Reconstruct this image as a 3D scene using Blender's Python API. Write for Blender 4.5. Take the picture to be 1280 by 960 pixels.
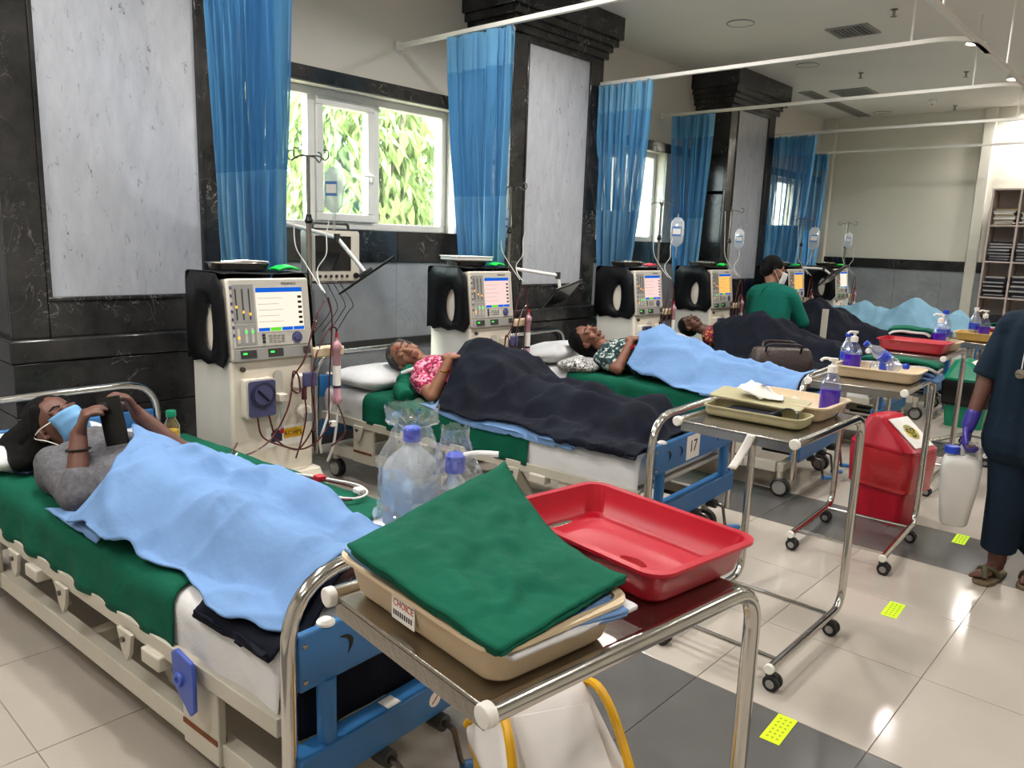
import bpy, bmesh, math, random
from mathutils import Vector, Matrix, noise, Euler
random.seed(7)
for o in list(bpy.data.objects): bpy.data.objects.remove(o)
SC = bpy.context.scene
COL = SC.collection
V = Vector
R = math.radians
# ---------------------------------------------------------------- camera
cam = bpy.data.cameras.new('camera'); camo = bpy.data.objects.new('camera', cam); COL.objects.link(camo)
YAW, PIT, ROL = R(-41.967), R(10.509), R(1.993)
fw = V((math.sin(YAW)*math.cos(PIT), math.cos(YAW)*math.cos(PIT), -math.sin(PIT)))
rt = V((math.cos(YAW), -math.sin(YAW), 0)); up = rt.cross(fw)
r2 = math.cos(ROL)*rt + math.sin(ROL)*up; u2 = -math.sin(ROL)*rt + math.cos(ROL)*up
Mc = Matrix.Identity(4)
for i in range(3):
    Mc[i][0] = r2[i]; Mc[i][1] = u2[i]; Mc[i][2] = -fw[i]
Mc[0][3], Mc[1][3], Mc[2][3] = 0, 0, 1.55
camo.matrix_world = Mc
cam.sensor_fit = 'HORIZONTAL'; cam.sensor_width = 36; cam.lens = 965.8/1280*36
cam.clip_start = .05; cam.clip_end = 200
SC.camera = camo
# ---------------------------------------------------------------- world, sun, exposure
wd = bpy.data.worlds.new('sky'); SC.world = wd; wd.use_nodes = True
bg = wd.node_tree.nodes['Background']; bg.inputs[0].default_value = (.93, .97, 1, 1); bg.inputs[1].default_value = 12.0
SC.view_settings.view_transform = 'Standard'; SC.view_settings.look = 'None'
SC.view_settings.exposure = 0.14; SC.view_settings.gamma = 1; SC.view_settings.use_curve_mapping = False
SUN = bpy.data.lights.new('sun', 'SUN'); SUN.energy = 14.0; SUN.angle = R(3); SUN.color = (1, .95, .86)
suno = bpy.data.objects.new('sun', SUN); COL.objects.link(suno); suno.rotation_euler = (R(38), R(18), R(-60))

# ---------------------------------------------------------------- materials
def lin(c):
    if isinstance(c, str):
        c = [int(c[i:i+2], 16)/255 for i in (0, 2, 4)]
    return [x/12.92 if x <= .04045 else ((x+.055)/1.055)**2.4 for x in c]
MATS = {}
def newmat(name):
    m = bpy.data.materials.new(name); m.use_nodes = True
    MATS[name] = m
    return m, m.node_tree.nodes, m.node_tree.links, m.node_tree.nodes['Principled BSDF']
def setp(b, **k):
    for n, v in k.items():
        n = n.replace('_', ' ')
        if n in b.inputs: b.inputs[n].default_value = v
def mat(name, c, rough=.5, metal=0., var=.06, scale=9., bump=0., bscale=60., emit=None, estr=0, trans=0, sheen=0, coat=0, alpha=1, ior=1.45, spec=.5, stretch=None):
    if name in MATS: return MATS[name]
    m, N, L, b = newmat(name)
    c = lin(c)
    tc = N.new('ShaderNodeTexCoord')
    src = tc.outputs['Object']
    if stretch:
        mp = N.new('ShaderNodeMapping'); mp.inputs['Scale'].default_value = stretch; L.new(src, mp.inputs[0]); src = mp.outputs[0]
    nz = N.new('ShaderNodeTexNoise'); nz.inputs['Scale'].default_value = scale; nz.inputs['Detail'].default_value = 4
    L.new(src, nz.inputs['Vector'])
    cr = N.new('ShaderNodeValToRGB')
    cr.color_ramp.elements[0].position = .3; cr.color_ramp.elements[1].position = .7
    cr.color_ramp.elements[0].color = [max(0, x*(1-var)) for x in c]+[1]
    cr.color_ramp.elements[1].color = [min(1, x*(1+var)) for x in c]+[1]
    L.new(nz.outputs['Fac'], cr.inputs[0]); L.new(cr.outputs[0], b.inputs['Base Color'])
    setp(b, Roughness=rough, Metallic=metal, Transmission_Weight=trans, Sheen_Weight=sheen, Coat_Weight=coat, Alpha=alpha, IOR=ior, Specular_IOR_Level=spec)
    if emit:
        e = lin(emit); b.inputs['Emission Color'].default_value = e+[1]; b.inputs['Emission Strength'].default_value = estr
    if bump:
        n2 = N.new('ShaderNodeTexNoise'); n2.inputs['Scale'].default_value = bscale; n2.inputs['Detail'].default_value = 3
        L.new(src, n2.inputs['Vector'])
        bp = N.new('ShaderNodeBump'); bp.inputs['Strength'].default_value = bump; bp.inputs['Distance'].default_value = .01
        L.new(n2.outputs['Fac'], bp.inputs['Height']); L.new(bp.outputs[0], b.inputs['Normal'])
    return m
def cloth(name, c, var=.1, wr=.5, wscale=9., sheen=0., rough=.85):
    """woven cloth: fine weave relief plus soft creases"""
    m, N, L, b = newmat(name); c = lin(c)
    tc = N.new('ShaderNodeTexCoord'); src = tc.outputs['Object']
    nz = N.new('ShaderNodeTexNoise'); nz.inputs['Scale'].default_value = 5; nz.inputs['Detail'].default_value = 6
    L.new(src, nz.inputs[0])
    cr = N.new('ShaderNodeValToRGB'); cr.color_ramp.elements[0].position = .3; cr.color_ramp.elements[1].position = .72
    cr.color_ramp.elements[0].color = [x*(1-var) for x in c]+[1]; cr.color_ramp.elements[1].color = [min(1, x*(1+var)) for x in c]+[1]
    L.new(nz.outputs['Fac'], cr.inputs[0]); L.new(cr.outputs[0], b.inputs['Base Color'])
    setp(b, Roughness=rough, Sheen_Weight=sheen, Specular_IOR_Level=.2)
    n1 = N.new('ShaderNodeTexNoise'); n1.inputs['Scale'].default_value = wscale; n1.inputs['Detail'].default_value = 4; n1.inputs['Distortion'].default_value = .25
    L.new(src, n1.inputs[0])
    b1 = N.new('ShaderNodeBump'); b1.inputs['Strength'].default_value = wr*.8; b1.inputs['Distance'].default_value = .03; L.new(n1.outputs['Fac'], b1.inputs['Height'])
    n3 = N.new('ShaderNodeTexNoise'); n3.inputs['Scale'].default_value = 420; L.new(src, n3.inputs[0])
    b2 = N.new('ShaderNodeBump'); b2.inputs['Strength'].default_value = .15; b2.inputs['Distance'].default_value = .002; L.new(n3.outputs['Fac'], b2.inputs['Height'])
    L.new(b1.outputs[0], b2.inputs['Normal']); L.new(b2.outputs[0], b.inputs['Normal'])
    return m
def veined(name, c0, c1, vein, amount, rough, scale=3., stretch=(1, 1, 1), rot=(0, 0, 0), thick=.012, flecks=False):
    m, N, L, b = newmat(name); c0, c1, vein = lin(c0), lin(c1), lin(vein)
    tc = N.new('ShaderNodeTexCoord'); mp = N.new('ShaderNodeMapping'); mp.inputs['Scale'].default_value = stretch; mp.inputs['Rotation'].default_value = rot
    L.new(tc.outputs['Object'], mp.inputs[0]); src = mp.outputs[0]
    nz = N.new('ShaderNodeTexNoise'); nz.inputs['Scale'].default_value = scale; nz.inputs['Detail'].default_value = 8; nz.inputs['Roughness'].default_value = .65; L.new(src, nz.inputs[0])
    cr = N.new('ShaderNodeValToRGB'); cr.color_ramp.elements[0].position = .35; cr.color_ramp.elements[1].position = .7
    cr.color_ramp.elements[0].color = c0+[1]; cr.color_ramp.elements[1].color = c1+[1]; L.new(nz.outputs['Fac'], cr.inputs[0])
    v = N.new('ShaderNodeTexNoise'); v.inputs['Scale'].default_value = scale*1.7; v.inputs['Detail'].default_value = 5; v.inputs['Distortion'].default_value = 1.4; L.new(src, v.inputs[0])
    s1 = N.new('ShaderNodeMath'); s1.operation = 'SUBTRACT'; s1.inputs[1].default_value = .5 if not flecks else .62; L.new(v.outputs['Fac'], s1.inputs[0])
    ab = N.new('ShaderNodeMath'); ab.operation = 'ABSOLUTE'; L.new(s1.outputs[0], ab.inputs[0])
    mr = N.new('ShaderNodeMapRange'); mr.inputs[1].default_value = 0; mr.inputs[2].default_value = thick; mr.inputs[3].default_value = 1; mr.inputs[4].default_value = 0; L.new(ab.outputs[0], mr.inputs[0])
    g = N.new('ShaderNodeTexNoise'); g.inputs['Scale'].default_value = scale*(2.2 if flecks else .9); L.new(src, g.inputs[0])
    gm = N.new('ShaderNodeMapRange'); gm.inputs[1].default_value = .48; gm.inputs[2].default_value = .68; L.new(g.outputs['Fac'], gm.inputs[0])
    mu = N.new('ShaderNodeMath'); mu.operation = 'MULTIPLY'; L.new(mr.outputs[0], mu.inputs[0]); L.new(gm.outputs[0], mu.inputs[1])
    m2 = N.new('ShaderNodeMath'); m2.operation = 'MULTIPLY'; m2.inputs[1].default_value = amount; L.new(mu.outputs[0], m2.inputs[0])
    mx = N.new('ShaderNodeMixRGB'); mx.inputs[2].default_value = vein+[1]; L.new(m2.outputs[0], mx.inputs[0]); L.new(cr.outputs[0], mx.inputs[1])
    L.new(mx.outputs[0], b.inputs['Base Color']); setp(b, Roughness=rough)
    return m
def clear(name, c=(1, 1, 1), rough=.05, see=.8, milk=.15):
    """thin clear plastic: see-through film with a glossy skin"""
    m, N, L, b = newmat(name); out = N['Material Output']
    t = N.new('ShaderNodeBsdfTransparent'); t.inputs[0].default_value = lin(c)+[1]
    gl = N.new('ShaderNodeBsdfGlossy'); gl.inputs['Roughness'].default_value = rough; gl.inputs[0].default_value = (.95, .97, 1, 1)
    df = N.new('ShaderNodeBsdfDiffuse'); df.inputs[0].default_value = lin(c)+[1]
    sk = N.new('ShaderNodeMixShader'); sk.inputs[0].default_value = milk; L.new(gl.outputs[0], sk.inputs[1]); L.new(df.outputs[0], sk.inputs[2])
    mx = N.new('ShaderNodeMixShader')
    lw = N.new('ShaderNodeLayerWeight'); lw.inputs[0].default_value = .3
    mr = N.new('ShaderNodeMapRange'); mr.inputs[3].default_value = 1-see; mr.inputs[4].default_value = min(1, 1-see+.5); L.new(lw.outputs['Facing'], mr.inputs[0])
    L.new(mr.outputs[0], mx.inputs[0]); L.new(t.outputs[0], mx.inputs[1]); L.new(sk.outputs[0], mx.inputs[2]); L.new(mx.outputs[0], out.inputs[0])
    return m
def net(name, c):
    """open curtain net: rows of small holes"""
    m, N, L, b = newmat(name); out = N['Material Output']
    b.inputs['Base Color'].default_value = lin(c)+[1]; setp(b, Roughness=.8)
    uv = N.new('ShaderNodeTexCoord')
    sp = N.new('ShaderNodeSeparateXYZ'); L.new(uv.outputs['UV'], sp.inputs[0])
    def wav(sock, n, th):
        a = N.new('ShaderNodeMath'); a.operation = 'MULTIPLY'; a.inputs[1].default_value = n; L.new(sock, a.inputs[0])
        f = N.new('ShaderNodeMath'); f.operation = 'FRACT'; L.new(a.outputs[0], f.inputs[0])
        g = N.new('ShaderNodeMath'); g.operation = 'GREATER_THAN'; g.inputs[1].default_value = th; L.new(f.outputs[0], g.inputs[0]); return g.outputs[0]
    h = N.new('ShaderNodeMath'); h.operation = 'MULTIPLY'; L.new(wav(sp.outputs[0], 230, .45), h.inputs[0]); L.new(wav(sp.outputs[1], 110, .45), h.inputs[1])
    t = N.new('ShaderNodeBsdfTransparent'); mx = N.new('ShaderNodeMixShader')
    L.new(h.outputs[0], mx.inputs[0]); L.new(b.outputs[0], mx.inputs[1]); L.new(t.outputs[0], mx.inputs[2]); L.new(mx.outputs[0], out.inputs[0])
    return m
def glow(name, c, s):
    m, N, L, b = newmat(name); out = N['Material Output']
    e = N.new('ShaderNodeEmission'); e.inputs[0].default_value = lin(c)+[1]; e.inputs[1].default_value = s; L.new(e.outputs[0], out.inputs[0]); return m
def pattern(name, cols, scale, kind='voronoi', rough=.85):
    """printed fabric: cells of several colours"""
    m, N, L, b = newmat(name); tc = N.new('ShaderNodeTexCoord')
    if kind == 'voronoi':
        v = N.new('ShaderNodeTexVoronoi'); v.inputs['Scale'].default_value = scale; L.new(tc.outputs['Object'], v.inputs[0])
        sp = N.new('ShaderNodeSeparateColor'); L.new(v.outputs['Color'], sp.inputs[0]); fac = sp.outputs[0]
    else:
        v = N.new('ShaderNodeTexNoise'); v.inputs['Scale'].default_value = scale; v.inputs['Detail'].default_value = 2; v.inputs['Distortion'].default_value = 2; L.new(tc.outputs['Object'], v.inputs[0]); fac = v.outputs['Fac']
    cr = N.new('ShaderNodeValToRGB'); cr.color_ramp.interpolation = 'CONSTANT'
    el = cr.color_ramp.elements
    while len(el) < len(cols): el.new(.5)
    lo, hi = (0, 1) if kind == 'voronoi' else (.35, .68)
    for i, c in enumerate(cols):
        el[i].position = lo+(hi-lo)*i/len(cols); el[i].color = lin(c)+[1]
    L.new(fac, cr.inputs[0]); L.new(cr.outputs[0], b.inputs['Base Color']); setp(b, Roughness=rough)
    return m

mat('paint', 'cfcac0', .6, var=.03, scale=1.5)
mat('paint_far', 'dad6c8', .6, var=.03, scale=1.2)
mat('ceiling_paint', 'dedad2', .75, var=.02, scale=1.)
veined('dark_stone', '191919', '3a3938', 'a8a29a', .75, .16, 3.2, thick=.008)
veined('pale_stone', 'a9abb1', 'b9bbc0', '4a4f56', .95, .22, 5.5, stretch=(1, 2.6, .8), rot=(.6, 0, 0), thick=.022, flecks=True)
veined('grey_stone', '83868a', '9da0a2', '6c6f72', .6, .3, 2.2, thick=.03)
mat('tile_beige', 'aea59a', .10, var=.05, scale=2.5, spec=.5)
mat('tile_dark', '595755', .14, var=.08, scale=3)
mat('grout', '8b8178', .8)
mat('upvc', 'e4e2dc', .35, var=.02)
clear('pane', (.97, 1, .99), .02, .95)
mat('chrome', 'c9c6c0', .14, 1., var=.05, scale=20)
mat('steel', 'a29c93', .26, 1., var=.08, scale=8, bump=.05, bscale=90)
mat('steel_dark', '6a655f', .3, 1., var=.1)
mat('bed_blue', '2f6ba3', .38, var=.06, scale=4)
mat('bed_cream', 'b9b3a4', .42, var=.07, scale=5)
mat('rust', '6b3a1a', .8, var=.4, scale=30)
mat('rubber', '171717', .6)
mat('grey_plastic', '5b5a58', .5)
mat('dark_grey', '33322f', .5)
mat('white_plastic', 'e6e2da', .35, var=.02)
mat('cap_white', 'e8e4dc', .4)
cloth('green_cloth', '02523d', .12, .45)
cloth('green_linen', '035640', .12, .5, 7)
cloth('blue_cloth', '6a8bb6', .07, .45, 7)
cloth('pale_blue_cloth', '7298ad', .08, .45, 7)
cloth('navy_cloth', '070b19', .25, .5, 6)
cloth('white_cloth', 'd4d3d3', .04, .5, 8)
cloth('scrub_navy', '10202f', .15, .5, 6)
cloth('curtain_cloth', '86bede', .08, .1, 4)
cloth('curtain_head', '80bbdc', .06, .1, 4)
net('curtain_net', '5498c8')
for nm in ('curtain_cloth', 'curtain_head'):      # daylight glows a little through the thin cloth
    N_, L_ = MATS[nm].node_tree.nodes, MATS[nm].node_tree.links; b_ = N_['Principled BSDF']; o_ = N_['Material Output']
    tr_ = N_.new('ShaderNodeBsdfTranslucent'); tr_.inputs[0].default_value = lin('5aa6d8')+[1]; mx_ = N_.new('ShaderNodeMixShader'); mx_.inputs[0].default_value = .3
    L_.new(b_.outputs[0], mx_.inputs[1]); L_.new(tr_.outputs[0], mx_.inputs[2]); L_.new(mx_.outputs[0], o_.inputs[0])
mat('curtain_pink', 'b98f88', .8)
mat('machine_cream', 'd6cdbd', .42, var=.03)
mat('machine_side', 'c9c6bd', .45, var=.03)
mat('panel_grey', 'b8b3a8', .4, var=.03)
mat('panel_dark', '8f8d88', .4)
mat('slate', '45476b', .4)
mat('slate_dark', '27283f', .35)
cloth('black_cover', '0e0e10', .3, .6, 6, rough=.45)
mat('blood', '4a1416', .25, coat=.6, var=.15)
mat('dialyzer_pink', 'b0828a', .2, coat=.5)
mat('red_plastic', 'b00d26', .3, var=.06, scale=6, coat=.2)
mat('red_bag', 'b8252c', .25, var=.12, scale=14, bump=.3, bscale=25, coat=.4)
mat('beige_plastic', 'cfb998', .38, var=.03)
mat('olive_plastic', 'a39b78', .4)
mat('yellow_plastic', 'd9a41b', .35)
mat('ochre_tray', 'cfa659', .4, var=.08)
mat('bin_white', 'c9c3bd', .4, var=.03)
mat('green_plastic', '067a58', .35)
mat('skin', '7d5140', .5, var=.1, scale=25, bump=.05, bscale=200)
mat('skin_dark', '5f3d31', .5, var=.1, scale=25, bump=.05, bscale=200)
mat('skin_tan', '8a5d46', .5, var=.12, scale=25, bump=.05, bscale=200)
mat('hair', '070606', .65, spec=.2, var=.3, scale=60, bump=.6, bscale=120, stretch=(1, 6, 6))
mat('hair_grey', '4a4643', .7, spec=.2, var=.4, scale=60, bump=.6, bscale=140)
mat('black', '0c0c0d', .35)
mat('black_gloss', '060607', .12, coat=.5)
mat('wire_white', 'd8d6d2', .4)
mat('leaf', '93a868', .5, var=.35, scale=2)
mat('leaf2', 'b8c090', .5, var=.3, scale=2)
mat('bark', '7d7466', .8, var=.2)
mat('tape_yellow', 'c8f000', .6, emit='c8f000', estr=.0)
# ---------------------------------------------------------------- mesh helpers
def frame(d):
    d = V(d).normalized(); a = V((0, 0, 1)) if abs(d.z) < .9 else V((1, 0, 0))
    x = a.cross(d).normalized(); return x, d.cross(x).normalized(), d
def fillet(pts, r, n=5):
    pts = [V(p) for p in pts]; out = [pts[0]]
    for i in range(1, len(pts)-1):
        p = pts[i]; a = pts[i-1]-p; b = pts[i+1]-p
        rr = min(r, a.length*.49, b.length*.49); p0 = p+a.normalized()*rr; p1 = p+b.normalized()*rr
        for k in range(n+1):
            t = k/n; out.append(p0*(1-t)**2+p*2*t*(1-t)+p1*t*t)
    out.append(pts[-1]); return out
def spline(pts, n=6):
    pts = [V(p) for p in pts]; P = [pts[0]*2-pts[1]]+pts+[pts[-1]*2-pts[-2]]; out = []
    for i in range(1, len(P)-2):
        for k in range(n):
            t = k/n; a, b, c, d = P[i-1:i+3]
            out.append(.5*((2*b)+(c-a)*t+(2*a-5*b+4*c-d)*t*t+(3*b-a-3*c+d)*t**3))
    out.append(pts[-1]); return out
def rrect(w, d, r, n=4):
    r = min(r, w/2-1e-4, d/2-1e-4); L = []
    for cx, cy, a0 in ((w/2-r, d/2-r, 0), (-w/2+r, d/2-r, 90), (-w/2+r, -d/2+r, 180), (w/2-r, -d/2+r, 270)):
        for k in range(n+1):
            a = R(a0+90*k/n); L.append((cx+r*math.cos(a), cy+r*math.sin(a)))
    return L
class G:
    def __init__(s): s.v = []; s.f = []; s.m = []; s.uv = None; s.cm = 0
    def add(s, vs, fs, M=None):
        k = len(s.v)
        s.v += [tuple(M@V(v)) if M is not None else tuple(v) for v in vs]
        s.f += [tuple(i+k for i in f) for f in fs]; s.m += [s.cm]*len(fs); return s
    def box(s, x0, x1, y0, y1, z0, z1, M=None):
        return s.add([(x0, y0, z0), (x1, y0, z0), (x1, y1, z0), (x0, y1, z0), (x0, y0, z1), (x1, y0, z1), (x1, y1, z1), (x0, y1, z1)],
                     [(0, 3, 2, 1), (4, 5, 6, 7), (0, 1, 5, 4), (1, 2, 6, 5), (2, 3, 7, 6), (3, 0, 4, 7)], M)
    def cbox(s, c, d, M=None):
        return s.box(c[0]-d[0]/2, c[0]+d[0]/2, c[1]-d[1]/2, c[1]+d[1]/2, c[2]-d[2]/2, c[2]+d[2]/2, M)
    def tube(s, pts, r, n=8, closed=False, M=None):
        pts = [V(p) for p in pts]; m = len(pts); rs = r if isinstance(r, (list, tuple)) else [r]*m
        x = None; vs = []
        for i in range(m):
            a = pts[(i-1) % m] if (i or closed) else pts[0]; b = pts[(i+1) % m] if (i < m-1 or closed) else pts[-1]
            d = (b-a); d = d.normalized() if d.length > 1e-9 else V((0, 0, 1))
            if x is None: x = frame(d)[0]
            x = (x-d*x.dot(d)); x = x.normalized() if x.length > 1e-6 else frame(d)[0]
            y = d.cross(x)
            for k in range(n):
                t = 2*math.pi*k/n; vs.append(pts[i]+(x*math.cos(t)+y*math.sin(t))*rs[i])
        fs = []
        for i in range(m if closed else m-1):
            for k in range(n):
                a, b = i*n+k, i*n+(k+1) % n; c, d = ((i+1) % m)*n+(k+1) % n, ((i+1) % m)*n+k
                fs.append((a, b, c, d))
        if not closed: fs += [tuple(range(n-1, -1, -1)), tuple(range((m-1)*n, m*n))]
        return s.add(vs, fs, M)
    def cyl(s, a, b, r, r1=None, n=14, M=None): return s.tube([a, b], [r, r if r1 is None else r1], n, M=M)
    def lathe(s, prof, n=20, M=None):
        vs = []; fs = []
        for r, z in prof:
            for k in range(n): t = 2*math.pi*k/n; vs.append((r*math.cos(t), r*math.sin(t), z))
        for i in range(len(prof)-1):
            for k in range(n): fs.append((i*n+k, i*n+(k+1) % n, (i+1)*n+(k+1) % n, (i+1)*n+k))
        fs += [tuple(range(n-1, -1, -1)), tuple(range((len(prof)-1)*n, len(prof)*n))]
        return s.add(vs, fs, M)
    def loft(s, loops, cap0=True, cap1=True, M=None):
        n = len(loops[0]); vs = [p for l in loops for p in l]; fs = []
        for i in range(len(loops)-1):
            for k in range(n): fs.append((i*n+k, i*n+(k+1) % n, (i+1)*n+(k+1) % n, (i+1)*n+k))
        if cap0: fs.append(tuple(range(n-1, -1, -1)))
        if cap1: fs.append(tuple(range((len(loops)-1)*n, len(loops)*n)))
        return s.add(vs, fs, M)
    def rbox(s, secs, M=None, n=4):
        """loft of rounded rectangles: (w, d, r, z[, ox, oy])"""
        return s.loft([[(x+(q[4] if len(q) > 4 else 0), y+(q[5] if len(q) > 5 else 0), q[3]) for x, y in rrect(q[0], q[1], q[2], n)] for q in secs], M=M)
    def ell(s, c, r, nu=14, nv=9, M=None):
        vs = []; fs = []
        if not isinstance(r, (list, tuple)): r = (r, r, r)
        for j in range(nv+1):
            p = math.pi*j/nv
            for i in range(nu):
                t = 2*math.pi*i/nu; vs.append((c[0]+r[0]*math.sin(p)*math.cos(t), c[1]+r[1]*math.sin(p)*math.sin(t), c[2]-r[2]*math.cos(p)))
        for j in range(nv):
            for i in range(nu): fs.append((j*nu+i, j*nu+(i+1) % nu, (j+1)*nu+(i+1) % nu, (j+1)*nu+i))
        return s.add(vs, fs, M)
    def grid(s, fn, nu, nv, M=None, uv=False):
        vs = [fn(i/nu, j/nv) for j in range(nv+1) for i in range(nu+1)]
        fs = [(j*(nu+1)+i, j*(nu+1)+i+1, (j+1)*(nu+1)+i+1, (j+1)*(nu+1)+i) for j in range(nv) for i in range(nu)]
        if uv: s.uv = [(i/nu, j/nv) for j in range(nv+1) for i in range(nu+1)]
        return s.add(vs, fs, M)
    def prism(s, poly, z0, z1, M=None):
        n = len(poly)
        return s.add([(x, y, z0) for x, y in poly]+[(x, y, z1) for x, y in poly],
                     [tuple(range(n-1, -1, -1)), tuple(range(n, 2*n))]+[(i, (i+1) % n, n+(i+1) % n, n+i) for i in range(n)], M)
    def cap(s, a, b, ra, rb, n=12, m=4, M=None):
        """capsule with hemispherical ends"""
        a, b = V(a), V(b); x, y, d = frame(b-a if (b-a).length > 1e-6 else (0, 0, 1)); pts = []; vs = []; rings = []
        for k in range(m+1):
            t = math.pi/2*(1-k/m); rings.append((a-d*ra*math.sin(t), ra*math.cos(t)))
        for k in range(m+1):
            t = math.pi/2*k/m; rings.append((b+d*rb*math.sin(t), rb*math.cos(t)))
        for c, r in rings:
            r = max(r, 1e-4)
            for i in range(n): t = 2*math.pi*i/n; vs.append(c+(x*math.cos(t)+y*math.sin(t))*r)
        fs = [(j*n+i, j*n+(i+1) % n, (j+1)*n+(i+1) % n, (j+1)*n+i) for j in range(len(rings)-1) for i in range(n)]
        fs += [tuple(range(n-1, -1, -1)), tuple(range((len(rings)-1)*n, len(rings)*n))]
        return s.add(vs, fs, M)
    def mesh(s, name, off=None):
        me = bpy.data.meshes.new(name)
        vs = s.v if off is None else [(a-off[0], b-off[1], c-off[2]) for a, b, c in s.v]
        me.from_pydata(vs, [], s.f); me.validate(); me.update(); return me
    def obj(s, name, m, parent=None, loc=None, rot=None, smooth=35, bevel=0, seg=2, thick=0, sub=0, off=None, label=None, cat=None, group=None, kind=None, toff=-1, world=False):
        if world and parent is not None: off = tuple(parent.location)
        me = s.mesh(name, off)
        if s.uv and len(me.vertices) == len(s.uv):
            ul = me.uv_layers.new()
            for l in me.loops: ul.data[l.index].uv = s.uv[l.vertex_index]
        return link(name, me, m, parent, loc, rot, smooth, bevel, seg, thick, sub, label, cat, group, kind, toff, s.m)
def link(name, me, m, parent=None, loc=None, rot=None, smooth=35, bevel=0, seg=2, thick=0, sub=0, label=None, cat=None, group=None, kind=None, toff=-1, mi=None):
    o = bpy.data.objects.new(name, me); COL.objects.link(o)
    ms = m if isinstance(m, (list, tuple)) else [m]
    for q in ms: me.materials.append(MATS[q])
    if len(ms) > 1 and mi and len(mi) == len(me.polygons):
        for p, k in zip(me.polygons, mi): p.material_index = k
    if smooth:
        me.polygons.foreach_set('use_smooth', [True]*len(me.polygons)); me.set_sharp_from_angle(angle=R(smooth))
    if parent is not None: o.parent = parent
    if loc is not None: o.location = loc
    if rot is not None: o.rotation_euler = rot
    if thick:
        md = o.modifiers.new('thick', 'SOLIDIFY'); md.thickness = thick; md.offset = toff
    if bevel:
        md = o.modifiers.new('bevel', 'BEVEL'); md.width = bevel; md.segments = seg; md.limit_method = 'ANGLE'; md.angle_limit = R(40)
    if sub:
        md = o.modifiers.new('sub', 'SUBSURF'); md.levels = sub; md.render_levels = sub
    return tag(o, label, cat, group, kind)
def tag(o, label=None, cat=None, group=None, kind=None):
    for k, v in (('label', label), ('category', cat), ('group', group), ('kind', kind)):
        if v: o[k] = v
    return o
def thing(name, label, cat, loc=(0, 0, 0), rz=0, group=None, kind=None):
    o = bpy.data.objects.new(name, None); COL.objects.link(o); o.empty_display_size = .1
    o.location = loc; o.rotation_euler = (0, 0, R(rz)); return tag(o, label, cat, group, kind)
def tree_of(o): return [c for c in COL.objects if c.parent is o]
def dup(o, loc=None, rz=None, label=None, parent=None, group=None, kids=None):
    c = o.copy(); COL.objects.link(c)
    if parent is not None: c.parent = parent
    if loc is not None: c.location = loc
    if rz is not None: c.rotation_euler = (0, 0, R(rz))
    if label: c['label'] = label
    if group: c['group'] = group
    for ch in list(o.children):
        if kids and not kids(ch): continue
        dup(ch, parent=c)
    return c
def text(s, size, name, m, parent=None, loc=(0, 0, 0), rot=(0, 0, 0), ext=.0006, sx=1.):
    cu = bpy.data.curves.new('letters', 'FONT'); cu.body = s; cu.size = size; cu.align_x = 'CENTER'; cu.align_y = 'CENTER'; cu.extrude = ext; cu.resolution_u = 3
    t = bpy.data.objects.new('letters', cu); COL.objects.link(t)
    me = bpy.data.meshes.new_from_object(t.evaluated_get(bpy.context.evaluated_depsgraph_get())); bpy.data.objects.remove(t)
    for v in me.vertices: v.co.x *= sx
    return link(name, me, m, parent, loc, rot, smooth=0)
FX = (R(90), 0, R(90))   # text lying on a face that looks along +X
def nz(x, y, z=0., s=1.): return noise.noise(V((x*s, y*s, z*s)))

# ---------------------------------------------------------------- the setting
XW, XC, ZC, YF, XR, YB = -4.82, -4.35, 3.52, 12.35, 3.0, -2.2
T = .6; Y0 = 2.41
fl = G().box(XW-.3, XR+.2, YB-.2, YF+.2, -.12, -.004).obj('floor', 'grout', label='polished tile floor of the ward', cat='floor', kind='structure')
tme = G().rbox([(T-.003, T-.003, .001, -.004), (T-.003, T-.003, .001, -.0008), (T-.005, T-.005, .001, 0)], n=1).mesh('tile')
tdk = tme.copy(); tme.materials.append(MATS['tile_beige']); tdk.materials.append(MATS['tile_dark'])
ix0 = int((XW+.605)//T)-1
for iy in range(-8, 17):
    cy = Y0+(iy+.5)*T
    if cy-T/2 < YB-.1 or cy+T/2 > YF+.3: continue
    dark = (iy % 4) == 3 and True
    for ix in range(ix0, 6):
        cx = -.605+(ix+.5)*T
        if cx < XW-.1 or cx > XR+.1: continue
        o = bpy.data.objects.new('tile', tdk if dark else tme); COL.objects.link(o); o.parent = fl; o.location = (cx, cy, 0)
ce = G().box(XW-.3, XR+.2, YB-.2, YF+.2, ZC, ZC+.12).obj('ceiling', 'ceiling_paint', label='plain off-white ceiling', cat='ceiling', kind='structure')
SILL, LINT = 1.59, 2.57
WINS = [(2.5, 4.56), (6.02, 7.8), (9.62, 11.7)]
g = G(); TW = .25
g.box(XW-TW, XW, YB-.2, YF+.2, -.1, SILL); g.box(XW-TW, XW, YB-.2, YF+.2, LINT, ZC)
ys = [YB-.2]+[y for w in WINS for y in w]+[YF+.2]
for i in range(0, len(ys), 2): g.box(XW-TW, XW, ys[i], ys[i+1], SILL, LINT)
wl = g.obj('wall_left', 'paint', label='window wall with beige paint above stone cladding', cat='wall', kind='structure', smooth=0)
G().box(XW-.3, XR+.2, YF, YF+.2, -.1, ZC).obj('wall_back', 'paint_far', label='far cream wall behind the last bed', cat='wall', kind='structure', smooth=0)
G().box(XR, XR+.2, YB-.2, YF+.2, -.1, ZC).obj('wall_right', 'paint', label='beige side wall across the aisle', cat='wall', kind='structure', smooth=0)
G().box(XW-.3, XR+.2, YB-.2, YB, -.1, ZC).obj('wall_front', 'paint', label='beige wall behind the viewer', cat='wall', kind='structure', smooth=0)
wb = bpy.data.objects['wall_back']
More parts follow.
